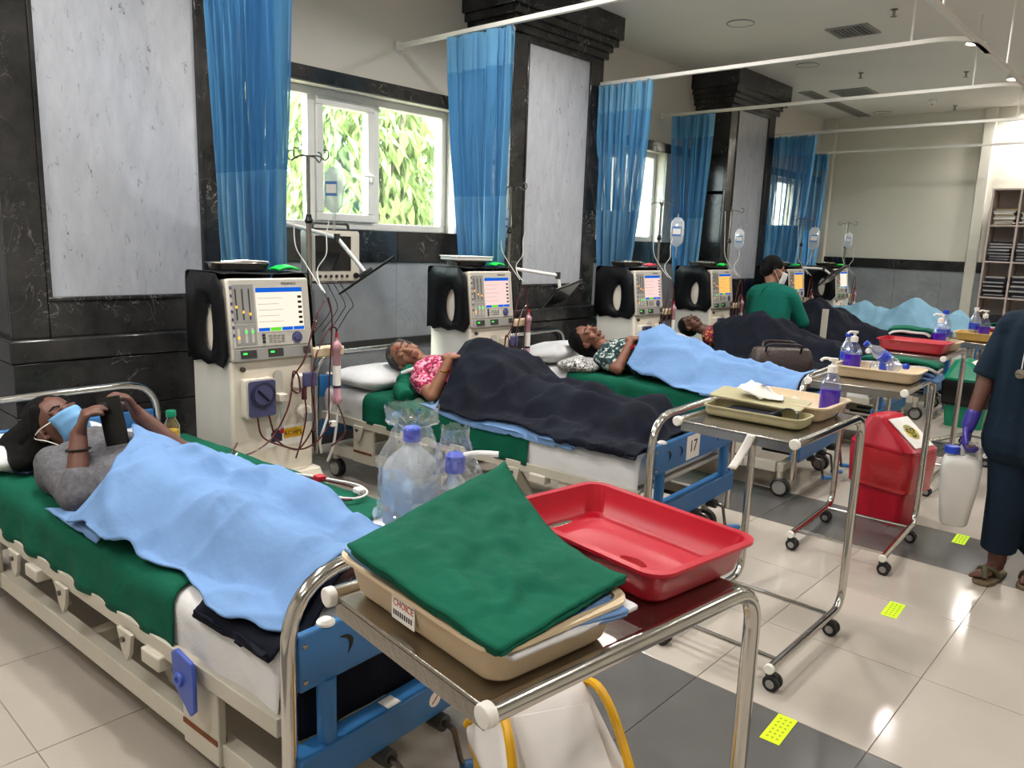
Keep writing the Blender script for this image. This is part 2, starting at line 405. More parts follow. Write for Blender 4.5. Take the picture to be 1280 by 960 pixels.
# far wall pier and stone band
G().box(-2.66, -2.52, YF-.07, YF, 0, ZC).obj('pier', 'paint_far', wb, bevel=.01)
G().box(XW, XW+.2, YF-.1, YF, 0, ZC).obj('pier', 'paint_far', wb, bevel=.01)
for i in range(5):
    x0 = XW+.02+i*.62; G().box(x0, min(x0+.616, -2.2), YF-.045, YF, 1.335, 1.475).obj('band_stone', 'dark_stone', wb, bevel=.003)
    G().box(x0, min(x0+.617, -2.2), YF-.03, YF, .12, 1.333).obj('dado_panel', 'grey_stone', wb, bevel=.003)
# window wall cladding: band under sill, grey dado panels, trunking, header stones
COLS = [(1.15, 2.33), (4.72, 5.92), (8.38, 9.55)]
gaps = [(2.33, 4.72), (5.92, 8.38), (9.55, YF)]
for a, b in gaps:
    n = max(1, round((b-a)/.8)); w = (b-a)/n
    for i in range(n):
        y0, y1 = a+i*w+.001, a+(i+1)*w-.001
        G().box(XW, XW+.03, y0, y1, .12, 1.352).obj('dado_panel', 'grey_stone', wl, bevel=.003)
        G().box(XW, XW+.045, y0, y1, 1.354, SILL).obj('band_stone', 'dark_stone', wl, bevel=.003)
        G().box(XW, XW+.04, y0, y1, LINT, LINT+.1).obj('header_stone', 'dark_stone', wl, bevel=.003)
        G().box(XW+.03, XW+.055, y0, y1, .70, .76).obj('cable_trunking', 'dark_grey', wl, bevel=.004)
for (w0, w1), (a, b) in zip(WINS, gaps):
    for y0, y1 in ((a, w0), (w1, b)):
        if y1-y0 > .05: G().box(XW, XW+.03, y0, y1, SILL, LINT).obj('reveal_stone', 'grey_stone', wl, bevel=.003)
G().box(XW, XW+.05, 0.2, 1.15, 0, ZC).obj('cladding', 'grey_stone', wl)
# columns
def column(y0, y1, n, lab):
    t = thing('column', lab, 'column', (XC, (y0+y1)/2, 0), kind='structure'); w = y1-y0; h = w/2; D = XC-XW
    def P(name, x0, x1, a, b, z0, z1, m='dark_stone', bev=.004): G().box(x0, x1, a, b, z0, z1).obj(name, m, t, bevel=bev)
    P('shaft', -D, -.03, -h+.01, h-.01, 0, ZC, bev=.002)
    st = .17
    P('stile', -.03, 0, -h, -h+st, .985, 3.16); P('stile', -.03, 0, h-st, h, .985, 3.16)
    P('rail', -.03, 0, -h+st+.002, h-st-.002, 3.12, 3.19); P('rail', -.03, 0, -h+st+.002, h-st-.002, .985, 1.185)
    for a, b in ((-h+st, -h+st+.022), (h-st-.022, h-st)): P('moulding', -.03, .008, a, b, 1.185, 3.12)
    P('moulding', -.03, .008, -h+st, h-st, 1.168, 1.188); P('moulding', -.03, .008, -h+st, h-st, 3.11, 3.13)
    P('panel', -.03, -.012, -h+st+.022, h-st-.022, 1.188, 3.11, 'pale_stone', .002)
    for z in (1.6, 2.2, 2.75): P('side_slab', -D, -.03, -h, -h+.012, z-.6+.003, z) 
    # capital
    P('capital_step', -D, .03, -h-.03, h+.03, 3.16, 3.22); P('capital_step', -D, .055, -h-.055, h+.055, 3.22, 3.27); P('capital_step', -D, .09, -h-.09, h+.09, 3.27, 3.33)
    P('capital_block', -D, .12, -h-.12, h+.12, 3.33, ZC)
    # base courses
    P('base_ledge', -D, .06, -h-.03, h+.03, .87, .985, bev=.01); P('base_course', -D, .05, -h-.02, h+.02, .60, .866); P('base_course', -D, .05, -h-.02, h+.02, .33, .596); P('base_course', -D, .05, -h-.02, h+.02, 0, .326)
    return t
column(*COLS[0], 1, 'near stone column behind the first bed, largest in view')
column(*COLS[1], 2, 'middle stone column with pale inset panel behind second bed machine')
column(*COLS[2], 3, 'far stone column beside the attendant in green')
# windows
def window(i, y0, y1):
    t = thing('window_%d' % i, ['white framed window with three lites behind the first drip stand', 'white framed window between middle and far columns', 'far white framed window behind the last curtains'][i-1], 'window', (XW-.14, y0, SILL), kind='structure')
    L = y1-y0; H = LINT-SILL; f = .055; x0, x1 = -.035, .035
    G().box(x0, x1, 0, L, 0, f).box(x0, x1, 0, L, H-f, H).box(x0, x1, 0, f, f, H-f).box(x0, x1, L-f, L, f, H-f).obj('frame', 'upvc', t, bevel=.006)
    ms = [L*.365, L*.645]
    for m in ms: G().box(x0, x1, m-.03, m+.03, f, H-f).obj('mullion', 'upvc', t, bevel=.006)
    G().box(-.10, .15, -.01, L+.01, -.02, 0).obj('sill_board', 'upvc', t, bevel=.006)
    s0, s1 = ms[0]+.03, ms[1]-.03; q = .06
    sa = G().box(-.02, .055, s0, s1, f, f+q).box(-.02, .055, s0, s1, H-f-q, H-f).box(-.02, .055, s0, s0+q, f+q, H-f-q).box(-.02, .055, s1-q, s1, f+q, H-f-q).obj('sash', 'upvc', t, bevel=.008)
    G().box(.055, .075, s1-q*.7, s1-q*.3, .36, .42).cyl((.085, s1-q*.5, .40), (.085, s1-q*.5-.10, .40), .009).obj('handle', 'upvc', sa, bevel=.003)
    for a, b in ((f, ms[0]-.03), (s0+q, s1-q), (ms[1]+.03, L-f)):
        zz = (f, H-f) if a != s0+q else (f+q, H-f-q)
        G().box(-.004, .004, a, b, *zz).obj('pane', 'pane', t)
    return t
for i, w in enumerate(WINS): window(i+1, *w)
# skirting
G().box(XW, XW+.03, 2.33, 4.72, 0, .115).box(XW, XW+.03, 5.92, 8.38, 0, .115).box(XW, XW+.03, 9.55, YF, 0, .115).obj('baseboard_left', 'dark_stone', label='dark stone skirting below the windows', cat='skirting', kind='structure')
G().box(XW, XR, YF-.03, YF, 0, .115).obj('baseboard_back', 'dark_stone', label='dark stone skirting along the far wall', cat='skirting', kind='structure')
# outside: leafy trees, a pale building, a turquoise fence
def foliage(name, c, r, n, m, lab, seed, stretch=1., ls=.22, stem=True, hang=False):
    rnd = random.Random(seed); t = thing(name, lab, 'tree', (c[0], c[1], 0)); g = G()
    for i in range(n):
        while True:
            p = V((rnd.uniform(-1, 1), rnd.uniform(-1, 1), rnd.uniform(-1, 1)))
            if p.length < 1: break
        p = V((p.x*r[0], p.y*r[1], p.z*r[2]+c[2])); l = ls*rnd.uniform(.6, 1.3); w = l*rnd.uniform(.14, .22) if hang else l*.4
        d = V((rnd.uniform(-.7, .7), rnd.uniform(-.7, .7), -1 if hang else rnd.uniform(-1, 1))).normalized(); s = d.orthogonal().normalized(); s.rotate(Matrix.Rotation(rnd.uniform(0, 6), 3, d)); nn = d.cross(s)*l*.12
        g.add([p, p+d*l*.4+s*w+nn, p+d*l, p+d*l*.4-s*w+nn], [(0, 1, 2), (0, 2, 3)])
    lv = g.obj('leaves', m, t, smooth=0, kind='stuff')
    if stem:
        b = G().tube(spline([(0, 0, -.5), (.05, .1, c[2]*.5), (0, -.05, c[2])]), .09, 7)
        for k in range(5):
            a = rnd.uniform(0, 6); b.tube(spline([(0, 0, c[2]*.7), (math.cos(a)*r[0]*.4, math.sin(a)*r[1]*.4, c[2]), (math.cos(a)*r[0]*.8, math.sin(a)*r[1]*.8, c[2]+r[2]*.6)]), .03, 5)
        b.obj('trunk', 'bark', t)
foliage('mango_tree', (-8.0, 6.0, 2.0), (.8, 1.1, 1.8), 5000, 'leaf', 'leafy tree with long drooping leaves outside near window', 3, ls=.24, hang=True)
foliage('garden_tree', (-10.6, 5.2, 2.2), (1.3, 1.8, 2.4), 4000, 'leaf2', 'pale green tree seen through the left lite of near window', 5, ls=.17)
foliage('garden_tree', (-9.5, 14.5, 2.2), (1.5, 2.2, 2.2), 900, 'leaf2', 'pale green tree seen past the second window', 8, ls=.22)
G().box(-7.2, -7.0, 7.25, 16, -.5, 5).obj('boundary_wall', 'paint', label='sunlit cream building wall outside the windows', cat='wall', kind='structure')
G().box(-12.4, -12.2, 3.5, 9.5, -.5, 1.35).obj('turquoise_hoarding', mat('turquoise', '5fa8b4', .5) and 'turquoise', label='turquoise hoarding outside beyond the near window', cat='hoarding')
G().box(-60, XW-.26, -40, 60, -.6, -.5).obj('ground', mat('earth', 'b5a98c', .9, var=.2) and 'earth', label='dry ground outside the windows', cat='ground', kind='structure')
# ---------------------------------------------------------------- ceiling fittings
LAMP = []
def downlight(x, y, lab, pw=1.):
    t = thing('downlight', lab, 'light', (x, y, ZC), group='recessed ceiling downlights')
    G().lathe([(.085, 0), (.1, -.004), (.1, -.010), (.078, -.012), (.078, -.002)], 24).obj('trim_ring', 'white_plastic', t)
    G().lathe([(.0, -.003), (.076, -.003), (.076, -.006), (0, -.006)], 24).obj('lens', 'lamp_glow', t)
    l = bpy.data.lights.new('downlight_lamp', 'AREA'); l.shape = 'DISK'; l.size = .16; l.energy = LAMPW*pw; l.color = (1, .975, .945); l.spread = R(150)
    o = bpy.data.objects.new('downlight_lamp', l); COL.objects.link(o); o.location = (0, 0, -.02); o.parent = t
LAMPW = 25
glow('lamp_glow', 'fff6e6', 30)
names = {8.55: 'nearest lit ceiling downlight in view', 10.45: 'second lit ceiling downlight beyond the curtain track', 12.1: 'farthest lit ceiling downlight near the shelf wall'}
WH = {-1.05: 'behind the viewer', .85: 'level with the nearest cart', 2.75: 'level with bed 17 cart', 4.65: 'level with the red bin', 6.6: 'level with the fourth cart', 8.55: 'level with the green bin', 10.45: 'level with the farthest bed', 12.1: 'beside the far wall'}
for y in (-1.05, .85, 2.75, 4.65, 6.6, 8.55, 10.45, 12.1):
    downlight(-2.02, y, names.get(y, 'ceiling downlight over the bed ends, '+WH[y]))
    downlight(.9, y, 'unseen ceiling lamp added for light over the open aisle, '+WH[y], .7)  # unseen second row, put in for the light it gives
for y, w in ((-.6, 'behind the viewer'), (1.25, 'above the near bed'), (3.1, 'above bed 17'), (4.95, 'above the third bed')): downlight(-3.3, y, 'added unseen fill lamp over the patients, '+w)  # out-of-view lamps added to brighten the window side
def spk(x, y, lab): 
    t = thing('ceiling_speaker', lab, 'speaker', (x, y, ZC), group='round ceiling speakers')
    G().lathe([(.0, -.006), (.10, -.006), (.115, -.004), (.12, 0), (0, 0)], 28).obj('grille', 'ceiling_paint', t); G().tube([(.117*math.cos(a), .117*math.sin(a), -.003) for a in [k*math.pi/14 for k in range(28)]], .005, 6, closed=True).obj('ring', 'panel_dark', t)
spk(-3.49, 6.75, 'round ceiling speaker nearest, above the second curtain'); spk(-3.63, 8.62, 'round ceiling speaker halfway along the ceiling'); spk(-3.9, 12.0, 'small round ceiling speaker by the far wall')
def grille(x0, x1, y0, y1, n, lab, al='x'):
    t = thing('ceiling_grille', lab, 'vent', ((x0+x1)/2, (y0+y1)/2, ZC)); w, d = x1-x0, y1-y0; f = .03
    G().box(-w/2, w/2, -d/2, -d/2+f, -.012, 0).box(-w/2, w/2, d/2-f, d/2, -.012, 0).box(-w/2, -w/2+f, -d/2+f, d/2-f, -.012, 0).box(w/2-f, w/2, -d/2+f, d/2-f, -.012, 0).obj('frame', 'panel_dark', t, bevel=.002)
    G().box(-w/2+f, w/2-f, -d/2+f, d/2-f, -.002, 0).obj('backing', 'black', t)
    for i in range(n):
        if al == 'x': G().box(-w/2+f, w/2-f, -d/2+f+(i+.3)*(d-2*f)/n, -d/2+f+(i+.7)*(d-2*f)/n, -.010, -.004).obj('slat', 'panel_dark', t)
        else: x = -w/2+f+(i+.3)*(w-2*f)/n; G().box(x, x+.4*(w-2*f)/n, -d/2+f, d/2-f, -.010, -.004).obj('slat', 'panel_dark', t)
grille(-2.97, -2.6, 7.35, 7.72, 9, 'square slatted air grille nearest the main track', 'y')
grille(-3.95, -3.5, 10.1, 10.55, 7, 'square air grille beside the long slot diffuser')
grille(-4.3, -4.12, 10.0, 12.2, 3, 'long slot air diffuser running to the far wall', 'y')
def sprinkler(x, y, lab):
    t = thing('sprinkler_head', lab, 'sprinkler', (x, y, ZC), group='ceiling sprinkler heads')
    G().lathe([(0, 0), (.03, 0), (.03, -.006), (.012, -.008), (.012, -.045), (0, -.045)], 12).obj('body', 'steel', t); G().lathe([(0, -.06), (.026, -.058), (.026, -.055), (.004, -.053), (.004, -.04), (0, -.04)], 12).obj('deflector', 'steel', t)
for x, y, l in ((-2.3, 7.08, 'ceiling sprinkler head above the track corner'), (-2.37, 9.83, 'ceiling sprinkler head between the lit downlights'), (-2.95, 11.9, 'ceiling sprinkler head closest to the far wall'), (-3.3, 9.3, 'ceiling sprinkler head beside the grilles')): sprinkler(x, y, l)
t = thing('smoke_detector', 'small white round smoke detector on far ceiling', 'detector', (-3.1, 11.4, ZC)); G().lathe([(0, 0), (.055, 0), (.055, -.02), (.04, -.04), (0, -.045)], 20).obj('body', 'white_plastic', t); G().lathe([(0, -.043), (.015, -.043), (.012, -.052), (0, -.052)], 12).obj('sensor_cap', 'panel_dark', t)
# ---------------------------------------------------------------- curtain tracks and curtains
ZT = 2.95; XM = -1.42
def track(y, lab, x1=XM, bend=True):
    t = thing('curtain_track', lab, 'curtain track', (XW, y, ZT), group='ceiling curtain tracks')
    pts = [V((.03, 0, 0)), V((XM-XW-.3, 0, 0))]
    if bend: pts = [V((.03, 0, 0))]+fillet([(XM-XW-.5, 0, 0), (XM-XW, 0, 0), (XM-XW, .5, 0)], .34, 8)
    g = G(); L = []
    for i, p in enumerate(pts):
        a = pts[max(0, i-1)]; b = pts[min(len(pts)-1, i+1)]; d = (b-a).normalized(); s = V((-d.y, d.x, 0))*.016; h = V((0, 0, .014))
        L.append([p+s-h, p+s+h, p-s+h, p-s-h])
    g.loft(L).obj('rail', 'white_plastic', t, smooth=50)
    G().box(0, .035, -.03, .03, -.03, .03).obj('wall_bracket', 'white_plastic', t, bevel=.004)
    for xx in (XM-XW-.36,): G().cyl((xx, 0, .012), (xx, 0, ZC-ZT), .008).obj('drop_rod', 'white_plastic', t)
    return t
TY = [2.0, 3.94, 5.89, 7.64, 9.57, 11.55]
tl = ['curtain track above the first bed curtain, mostly out of view', 'curtain track crossing the top of the middle column', 'curtain track curving into the main rail, nearest the air grille', 'curtain track in front of the far column capital', 'curtain track in front of the far wall, upper one', 'lowest curtain track closest to the far wall']
for y, l in zip(TY, tl): track(y, l)
t = thing('curtain_track', 'long main curtain track running down the ward at upper right', 'curtain track', (XM, 0, ZT), group='ceiling curtain tracks')
G().box(-.016, .016, YB+.05, YF-.05, -.014, .014).obj('rail', 'white_plastic', t)
for y in (.5, 3.1, 5.2, 7.0, 8.9, 10.8): G().cyl((0, y, .012), (0, y, ZC-ZT), .008).obj('drop_rod', 'white_plastic', t)
def curtain(y0, xa, xb, y1, xc, xd, zb, lab, n, seed, flare=0.):
    rnd = random.Random(seed); t = thing('cubicle_curtain', lab, 'curtain', ((xa+xb)/2, y0, ZT-.03), group='blue cubicle curtains gathered by the window wall')
    cx, cz = (xa+xb)/2, ZT-.03; ph = [rnd.uniform(0, 6) for _ in range(6)]; H = cz-zb
    w2 = [rnd.uniform(.6, 1.4) for _ in range(n+2)]; cs = [0]
    for w in w2: cs.append(cs[-1]+w)
    def warp(u):
        q = u*n; i = int(min(q, n-1e-6)); return (cs[i]+(cs[i+1]-cs[i])*(q-i))/cs[n]
    def fn(v0, v1):
        def f(u, vv):
            v = v0+(v1-v0)*vv; e = v**1.6
            a = xa+(xc-xa)*e; b = xb+(xd-xb)*e; y = y0+(y1-y0)*e
            uu = warp(u); am = .058*(1-.2*v)*(.55+.45*abs(math.sin(u*17+ph[4])))
            p = 2*math.pi*n*u
            x = a+(b-a)*(uu+.018*math.sin(p*2+ph[1]))
            yy = y+am*math.sin(p+1.3*v*math.sin(ph[0]+3*u))+am*.5*math.sin(p*.37+ph[2]+2*v)+.012*nz(u*9, v*4, seed)
            return (x-cx, yy-y0, -H*v+.012*math.sin(p+ph[3])*(1-v))
        return f
    nu = n*9
    for nm, m, a, b, k in (('heading', 'curtain_head', 0, .115, 4), ('net_panel', 'curtain_net', .115, .54, 10), ('body', 'curtain_cloth', .54, 1, 14)):
        G().grid(fn(a, b), nu, k, uv=True).obj(nm, m, t, smooth=80)
    g = G()
    for i in range(n): p = fn(0, 1)((i+.25)/n, 0); g.tube([(p[0], p[1]*.3, .03), (p[0], p[1], -.01)], .004, 5)
    g.obj('hooks', 'white_plastic', t)
    return t
curtain(TY[0], -3.93, -3.2, 2.44, -4.66, -4.02, .95, 'large blue curtain hanging beside the near column', 14, 1)
curtain(TY[1], -4.27, -3.64, 4.36, -4.44, -4.08, .95, 'blue curtain in front of the middle column', 13, 2)
curtain(TY[2], -4.34, -3.79, 6.4, -4.58, -4.3, .95, 'blue curtain just right of the middle column', 12, 3)
curtain(TY[3], -4.66, -4.16, 8.0, -4.68, -4.46, .95, 'bright blue curtain just left of the far column', 10, 4)
curtain(TY[4], -4.4, -3.82, 9.62, -4.36, -4.0, .95, 'blue curtain right of the far column, above the attendant', 11, 5)
curtain(TY[5], -4.78, -4.4, 11.62, -4.76, -4.5, .95, 'farthest blue curtain against the end wall', 6, 6)

# ---------------------------------------------------------------- hospital beds (local: foot at x=0, head at x=-BL, floor z=0)
BL, BH = 2.42, .465
def castor(parent, x, y, r=.06, zt=.2, m='bed_cream'):
    c = G().cyl((x, y, r*1.9), (x, y, zt), .02).obj('castor_stem', m, parent)
    G().box(x-.028, x+.028, y-.028, y+.028, r*1.2, r*2.0).obj('fork', 'dark_grey', c, bevel=.01)
    G().cyl((x+.01, y-.024, r), (x+.01, y+.024, r), r, n=22).obj('tyre', 'rubber', c, bevel=.008)
    G().cyl((x+.01, y-.028, r), (x+.01, y+.028, r), r*.72, n=20).obj('hub', 'panel_dark', c)
def make_bed(loc, rz, lab):
    t = thing('hospital_bed', lab, 'bed', loc, rz, 'steel hospital beds along the window wall')
    for x, s in ((0, 1), (-BL, -1)):
        G().tube(fillet([(x, -BH, .14), (x, -BH, .79), (x, BH, .79), (x, BH, .14)], .17, 8), .0185, 12).obj('end_arch', 'chrome', t)
        p = G().box(x-.014, x+.014, -BH+.022, BH-.022, .515, .655).obj('end_panel', 'bed_blue', t, bevel=.006)
        g = G()
        for y in (-BH+.035, BH-.035):
            for z in (.54, .63): g.ell((x+s*.015, y, z), (.006, .007, .007), 8, 5)
        g.obj('screws', 'steel', p)
        g = G()
        for y in (-.31, -.19, .22):   # crescent hand holes
            g.tube(spline([(x+s*.0135, y-.020, .614), (x+s*.0135, y+.004, .606), (x+s*.0135, y+.014, .588), (x+s*.0135, y+.004, .562)], 4), [.0012+.0055*math.sin(math.pi*k/12) for k in range(13)], 6)
        g.obj('cut_outs', 'black', p)
        for y in (-.36, .36):
            G().cyl((x, y, .33), (x, y, .52), .024).obj('post', 'bed_blue', t)
            G().lathe([(0, 0), (.022, 0), (.022, .006), (.014, .012), (0, .012)], 16, Matrix.Translation((x, y, .655))).obj('post_cap', 'cap_white', t)
        G().box(x-.035, x+.03, -BH+.01, BH-.01, .255, .355).obj('end_rail', 'bed_blue', t, bevel=.006)
    for s in (-1, 1):
        r = G().box(-BL+.05, -.05, s*.452-.013, s*.452+.013, .385, .435).obj('side_rail', 'bed_cream', t, bevel=.003)
        for x in (-2.0, -1.62, -1.22, -.78):
            G().prism([(x-.045, .40), (x+.045, .40), (x+.03, .335), (x+.008, .305), (x-.02, .335)], 0, .012, Matrix(((1, 0, 0, 0), (0, 0, s, s*.468 if s > 0 else -.468), (0, 1, 0, 0), (0, 0, 0, 1)))).obj('hinge_plate', 'bed_cream', r, bevel=.002)
            G().cyl((x, s*.462, .375), (x, s*.489, .375), .009, n=8).obj('bolt', 'steel_dark', r)
        for x in (-1.45, -.62):
            G().box(x-.05, x+.05, s*.455-.03, s*.455+.03, .35, .395).obj('rail_socket', 'bed_cream', r, bevel=.006)
        G().box(-BL+.12, -.12, s*.42-.022, s*.42+.022, .16, .225).obj('base_beam', 'bed_cream', t, bevel=.004)
        for x in (-1.98, -.42):
            l = G().prism([(x-.09, .16), (x+.09, .16), (x+.09, .40), (x-.09, .40)], s*.44-.012, s*.44+.012, Matrix(((1, 0, 0, 0), (0, 0, 1, 0), (0, 1, 0, 0), (0, 0, 0, 1)))).obj('leg_plate', 'bed_cream', t, bevel=.004)
            G().box(x-.085, x+.085, s*.44-.015, s*.44+.015, .222, .236).obj('rust_line', 'rust', l)
        for x0, x1 in ((-1.72, -1.5), (-.95, -.72)):
            G().prism([(x0, .40), (x0+.10, .40), (x1+.03, .20), (x1-.03, .20)], s*.36-.01, s*.36+.01, Matrix(((1, 0, 0, 0), (0, 0, 1, 0), (0, 1, 0, 0), (0, 0, 0, 1)))).obj('lift_link', 'bed_cream', t, bevel=.003)
        for x in (-.10, -BL+.12): castor(t, x, s*.40)
    for x in (-.10, -BL+.12, -1.2): G().box(x-.025, x+.025, -.42, .42, .165, .215).obj('cross_beam', 'bed_cream', t, bevel=.004)
    G().box(-BL+.06, -.06, -.44, .44, .412, .432).obj('deck', 'bed_cream', t, bevel=.004)
    for y in (-.2, 0., .2):    # winding cranks folded under the foot rail
        c = G().cyl((-.3, y, .235), (.05, y, .235), .011, n=8).cyl((.0, y, .235), (.05, y, .235), .024).obj('crank_shaft', 'dark_grey', t)
        G().tube(fillet([(.05, y, .235), (.085, y, .235), (.10, y+.02, .12), (.12, y+.1, .10)], .02, 3), .008, 8).obj('crank_arm', 'steel_dark', c)
        G().cyl((.10, y+.02, .115), (.13, y+.125, .095), .015).obj('crank_grip', 'bed_blue', c, bevel=.003)
    return t
B1 = make_bed((-1.45, 1.325, 0), 3.5, 'near blue and chrome bed of the masked patient')
TH = 3.5
BEDS = [(-1.45, 1.325), (-1.81, 3.395), (-1.82, 5.10), (-1.86, 6.72), (-1.9, 8.36), (-1.9, 10.0)]
BN = ['', 'blue and chrome bed numbered 17 of the grey-haired patient', 'blue and chrome bed of the dark-haired woman, third along', 'blue and chrome bed of the patient wearing maroon, behind the brown handbag', 'blue and chrome bed beside the attendant in green', 'farthest blue and chrome bed under the pale blue sheet']
BO = [B1]
for i in range(1, 6): BO.append(dup(B1, (BEDS[i][0], BEDS[i][1], 0), TH, BN[i]))
def bw(i, x, y, z):   # bed-local to world
    c, s = math.cos(R(TH)), math.sin(R(TH)); return V((BEDS[i][0]+c*x-s*y, BEDS[i][1]+s*x+c*y, z))
# number plate on the second bed
pl = G().box(.0142, .0165, -.13, .01, .53, .648).obj('number_plate', 'white_plastic', BO[1])
text('17', .085, 'plate_digits', 'black', pl, (.0170, -.06, .590), FX, sx=1.0)
# near bed's blue plastic tag hung on the side rail
tg = G().rbox([(.105, .012, .02, 0), (.105, .012, .02, .001)], n=3)
t = thing('plastic_tag', 'blue plastic tag hanging on the near bed side rail', 'tag', tuple(bw(0, -.42, -.49, .40)), TH)
G().prism([(-.055, .06), (-.03, .075), (.045, .06), (.055, .03), (.052, -.075), (.03, -.095), (-.05, -.03)], -.006, .006, Matrix(((1, 0, 0, 0), (0, 0, 1, 0), (0, 1, 0, 0), (0, 0, 0, 1)))).obj('plate', mat('tag_blue', '3a53a8', .4) and 'tag_blue', t, bevel=.004)
G().lathe([(0, 0), (.02, 0), (.018, .008), (.009, .008), (.007, .002), (0, .002)], 16, Matrix.Rotation(R(90), 4, 'X')).obj('eyelet', 'tag_blue', t, loc=(-.015, -.006, -.005))
# mattresses with white sheets, green draw sheets
MZ = .585
def matt_profile(y, over=0.):
    """height of mattress top skin across the bed with rounded edges"""
    h = .44+over; a = abs(y)
    if a <= h-.05: return MZ+over
    if a <= h: q = (a-h+.05)/.05; return MZ+over-.05*(1-math.sqrt(max(0, 1-q*q)))
    return None
def across(s, half, over):
    """arc-length param s (0 = centre) to (y, z) going over the rounded edge and down the side"""
    sg = 1 if s >= 0 else -1; a = abs(s); h = half+over; r = .05
    if a < h-r: return sg*a, MZ+over
    a -= h-r; L = r*math.pi/2
    if a < L: q = a/r; return sg*(h-r+r*math.sin(q)), MZ+over-r+r*math.cos(q)
    return sg*h, MZ+over-r-(a-L)
def make_matt(i, lab):
    t = thing('mattress', lab, 'mattress', tuple(bw(i, -BL/2, 0, .433)), TH, 'bed mattresses')
    L = BL-.14
    G().rbox([(L-.04, .84, .05, 0), (L, .88, .06, .02), (L, .88, .06, .10), (L-.03, .85, .06, .138), (L-.12, .76, .06, .150)], n=4).obj('core', 'white_cloth', t, smooth=60)
    def f(u, v):
        x = -L/2-.006+(L+.012)*u; s = -.62+1.24*v; y, z = across(s, .44, .003+.004*abs(nz(x*3, s*5, i))); 
        hang = max(0, abs(s)-.5)
        y += (1 if s > 0 else -1)*(.006*math.sin(x*23+i)+.012*nz(x*4, 2.2, i))*min(1, hang*9)
        return (x, y, z-.433+.006*nz(x*6, s*6, 3.1+i))
    G().grid(f, 70, 40).obj('white_sheet', 'white_cloth', t, smooth=80, thick=.002, toff=0)
    return t
ML = ['white sheeted mattress on the near bed', 'white sheeted mattress on bed 17', 'white sheeted mattress on the third bed', 'white sheeted mattress behind the brown handbag', 'white sheeted mattress on the bed beside the attendant', 'white sheeted mattress on the farthest bed']
for i in range(6): make_matt(i, ML[i])
def green_sheet(i, xa, xb, lab, sk=0., drop=.0):
    t0 = bw(i, (xa+xb)/2, 0, MZ); cx = (xa+xb)/2
    def f(u, v):
        s = -.602+1.204*v; x = xa+(xb-xa)*u+sk*s
        y, z = across(s, .44, .011); hang = max(0, abs(s)-.48)
        y += (1 if s > 0 else -1)*(.012+.007*math.sin(x*31+s*4)+.012*nz(x*5, 1.2, i+5))*min(1, hang*8)
        return (x-cx, y, z-MZ+.007*nz(x*4+s*3, s*7, i)+.004*nz(x*13+s*9, s*3, i+2))
    return G().grid(f, 60, 44).obj('draw_sheet', 'green_cloth', None, t0, (0, 0, R(TH)), smooth=80, thick=.003, toff=1, label=lab, cat='bed sheet', group='green draw sheets across the mattresses')
GL = ['green draw sheet across the near bed', 'green draw sheet under the grey-haired patient on bed 17', 'green draw sheet under the patient with printed pillow', 'green draw sheet beside the brown handbag', 'green draw sheet on the bed beside the attendant', 'green draw sheet on the farthest bed']
for i, (a, b) in enumerate(((-2.05, -.55), (-1.98, -.70), (-1.75, -.5), (-1.9, -.35), (-1.9, -.5), (-1.9, -.5))): green_sheet(i, a, b, GL[i], -.03 if i == 0 else 0)
# ---------------------------------------------------------------- overbed carts
def make_cart(loc, rz, lab):
    t = thing('overbed_cart', lab, 'cart', loc, rz, 'stainless overbed carts'); W = .225; Z = .905
    for s in (1, -1):
        f = G().tube(fillet([(s*W, -.33, Z), (s*W, .345, Z), (s*W, .345, .085), (s*W, -.35, .085)], .085, 7), .0165, 12).obj('c_frame', 'chrome', t)
        for z, y in ((Z, -.334), (.085, -.354)): G().cyl((s*W, y-.006, z), (s*W, y+.012, z), .0185, n=16).obj('end_cap', 'cap_white', f, bevel=.003)
        for y in (-.33, .235):
            c = G().cyl((s*W, y, .055), (s*W, y, .09), .008, n=8).obj('castor_stem', 'steel_dark', t)
            for d in (-.014, .014): G().cyl((s*W+.008, y+d-.010, .030), (s*W+.008, y+d+.010, .030), .030, n=18).obj('wheel', 'rubber', c, bevel=.004)
            G().cyl((s*W+.008, y-.026, .030), (s*W+.008, y+.026, .030), .016, n=12).obj('hub', 'panel_dark', c); G().box(s*W-.018, s*W+.026, y-.012, y+.012, .035, .066).obj('fork', 'dark_grey', c, bevel=.006)
    for y in (-.27, .23): G().cyl((-W, y, .085), (W, y, .085), .0095, n=10).obj('cross_bar', 'chrome', t)
    G().box(-W+.012, W-.012, -.325, .315, Z-.004, Z+.004).obj('top_sheet', 'steel', t, bevel=.002)
    G().box(-W+.012, W-.012, -.325, -.3225, Z-.034, Z-.004).obj('skirt', 'steel', t); G().box(-W+.012, W-.012, .3125, .315, Z-.034, Z-.004).obj('skirt', 'steel', t)
    return t
K1 = make_cart((-.845, 1.06, 0), -6.7, 'nearest steel cart carrying folded green linen and red tray')
CK = [(-.845, 1.06, -6.7), (-1.205, 2.86, 0), (-1.265, 4.22, 3.4), (-1.46, 5.76, 2), (-1.24, 6.95, -14)]
CN = ['', 'steel cart before bed 17 holding two beige trays', 'steel cart above the red bin, with sanitizer and bottles', 'steel cart with a red tray beyond the bottles', 'far steel cart with ochre tray beside the walking nurse']
KO = [K1]+[dup(K1, (CK[i][0], CK[i][1], 0), CK[i][2], CN[i]) for i in range(1, 5)]
CT = .9095   # cart top height
def cw(i, x, y, z=CT):
    c, s = math.cos(R(CK[i][2])), math.sin(R(CK[i][2])); return V((CK[i][0]+c*x-s*y, CK[i][1]+s*x+c*y, z))
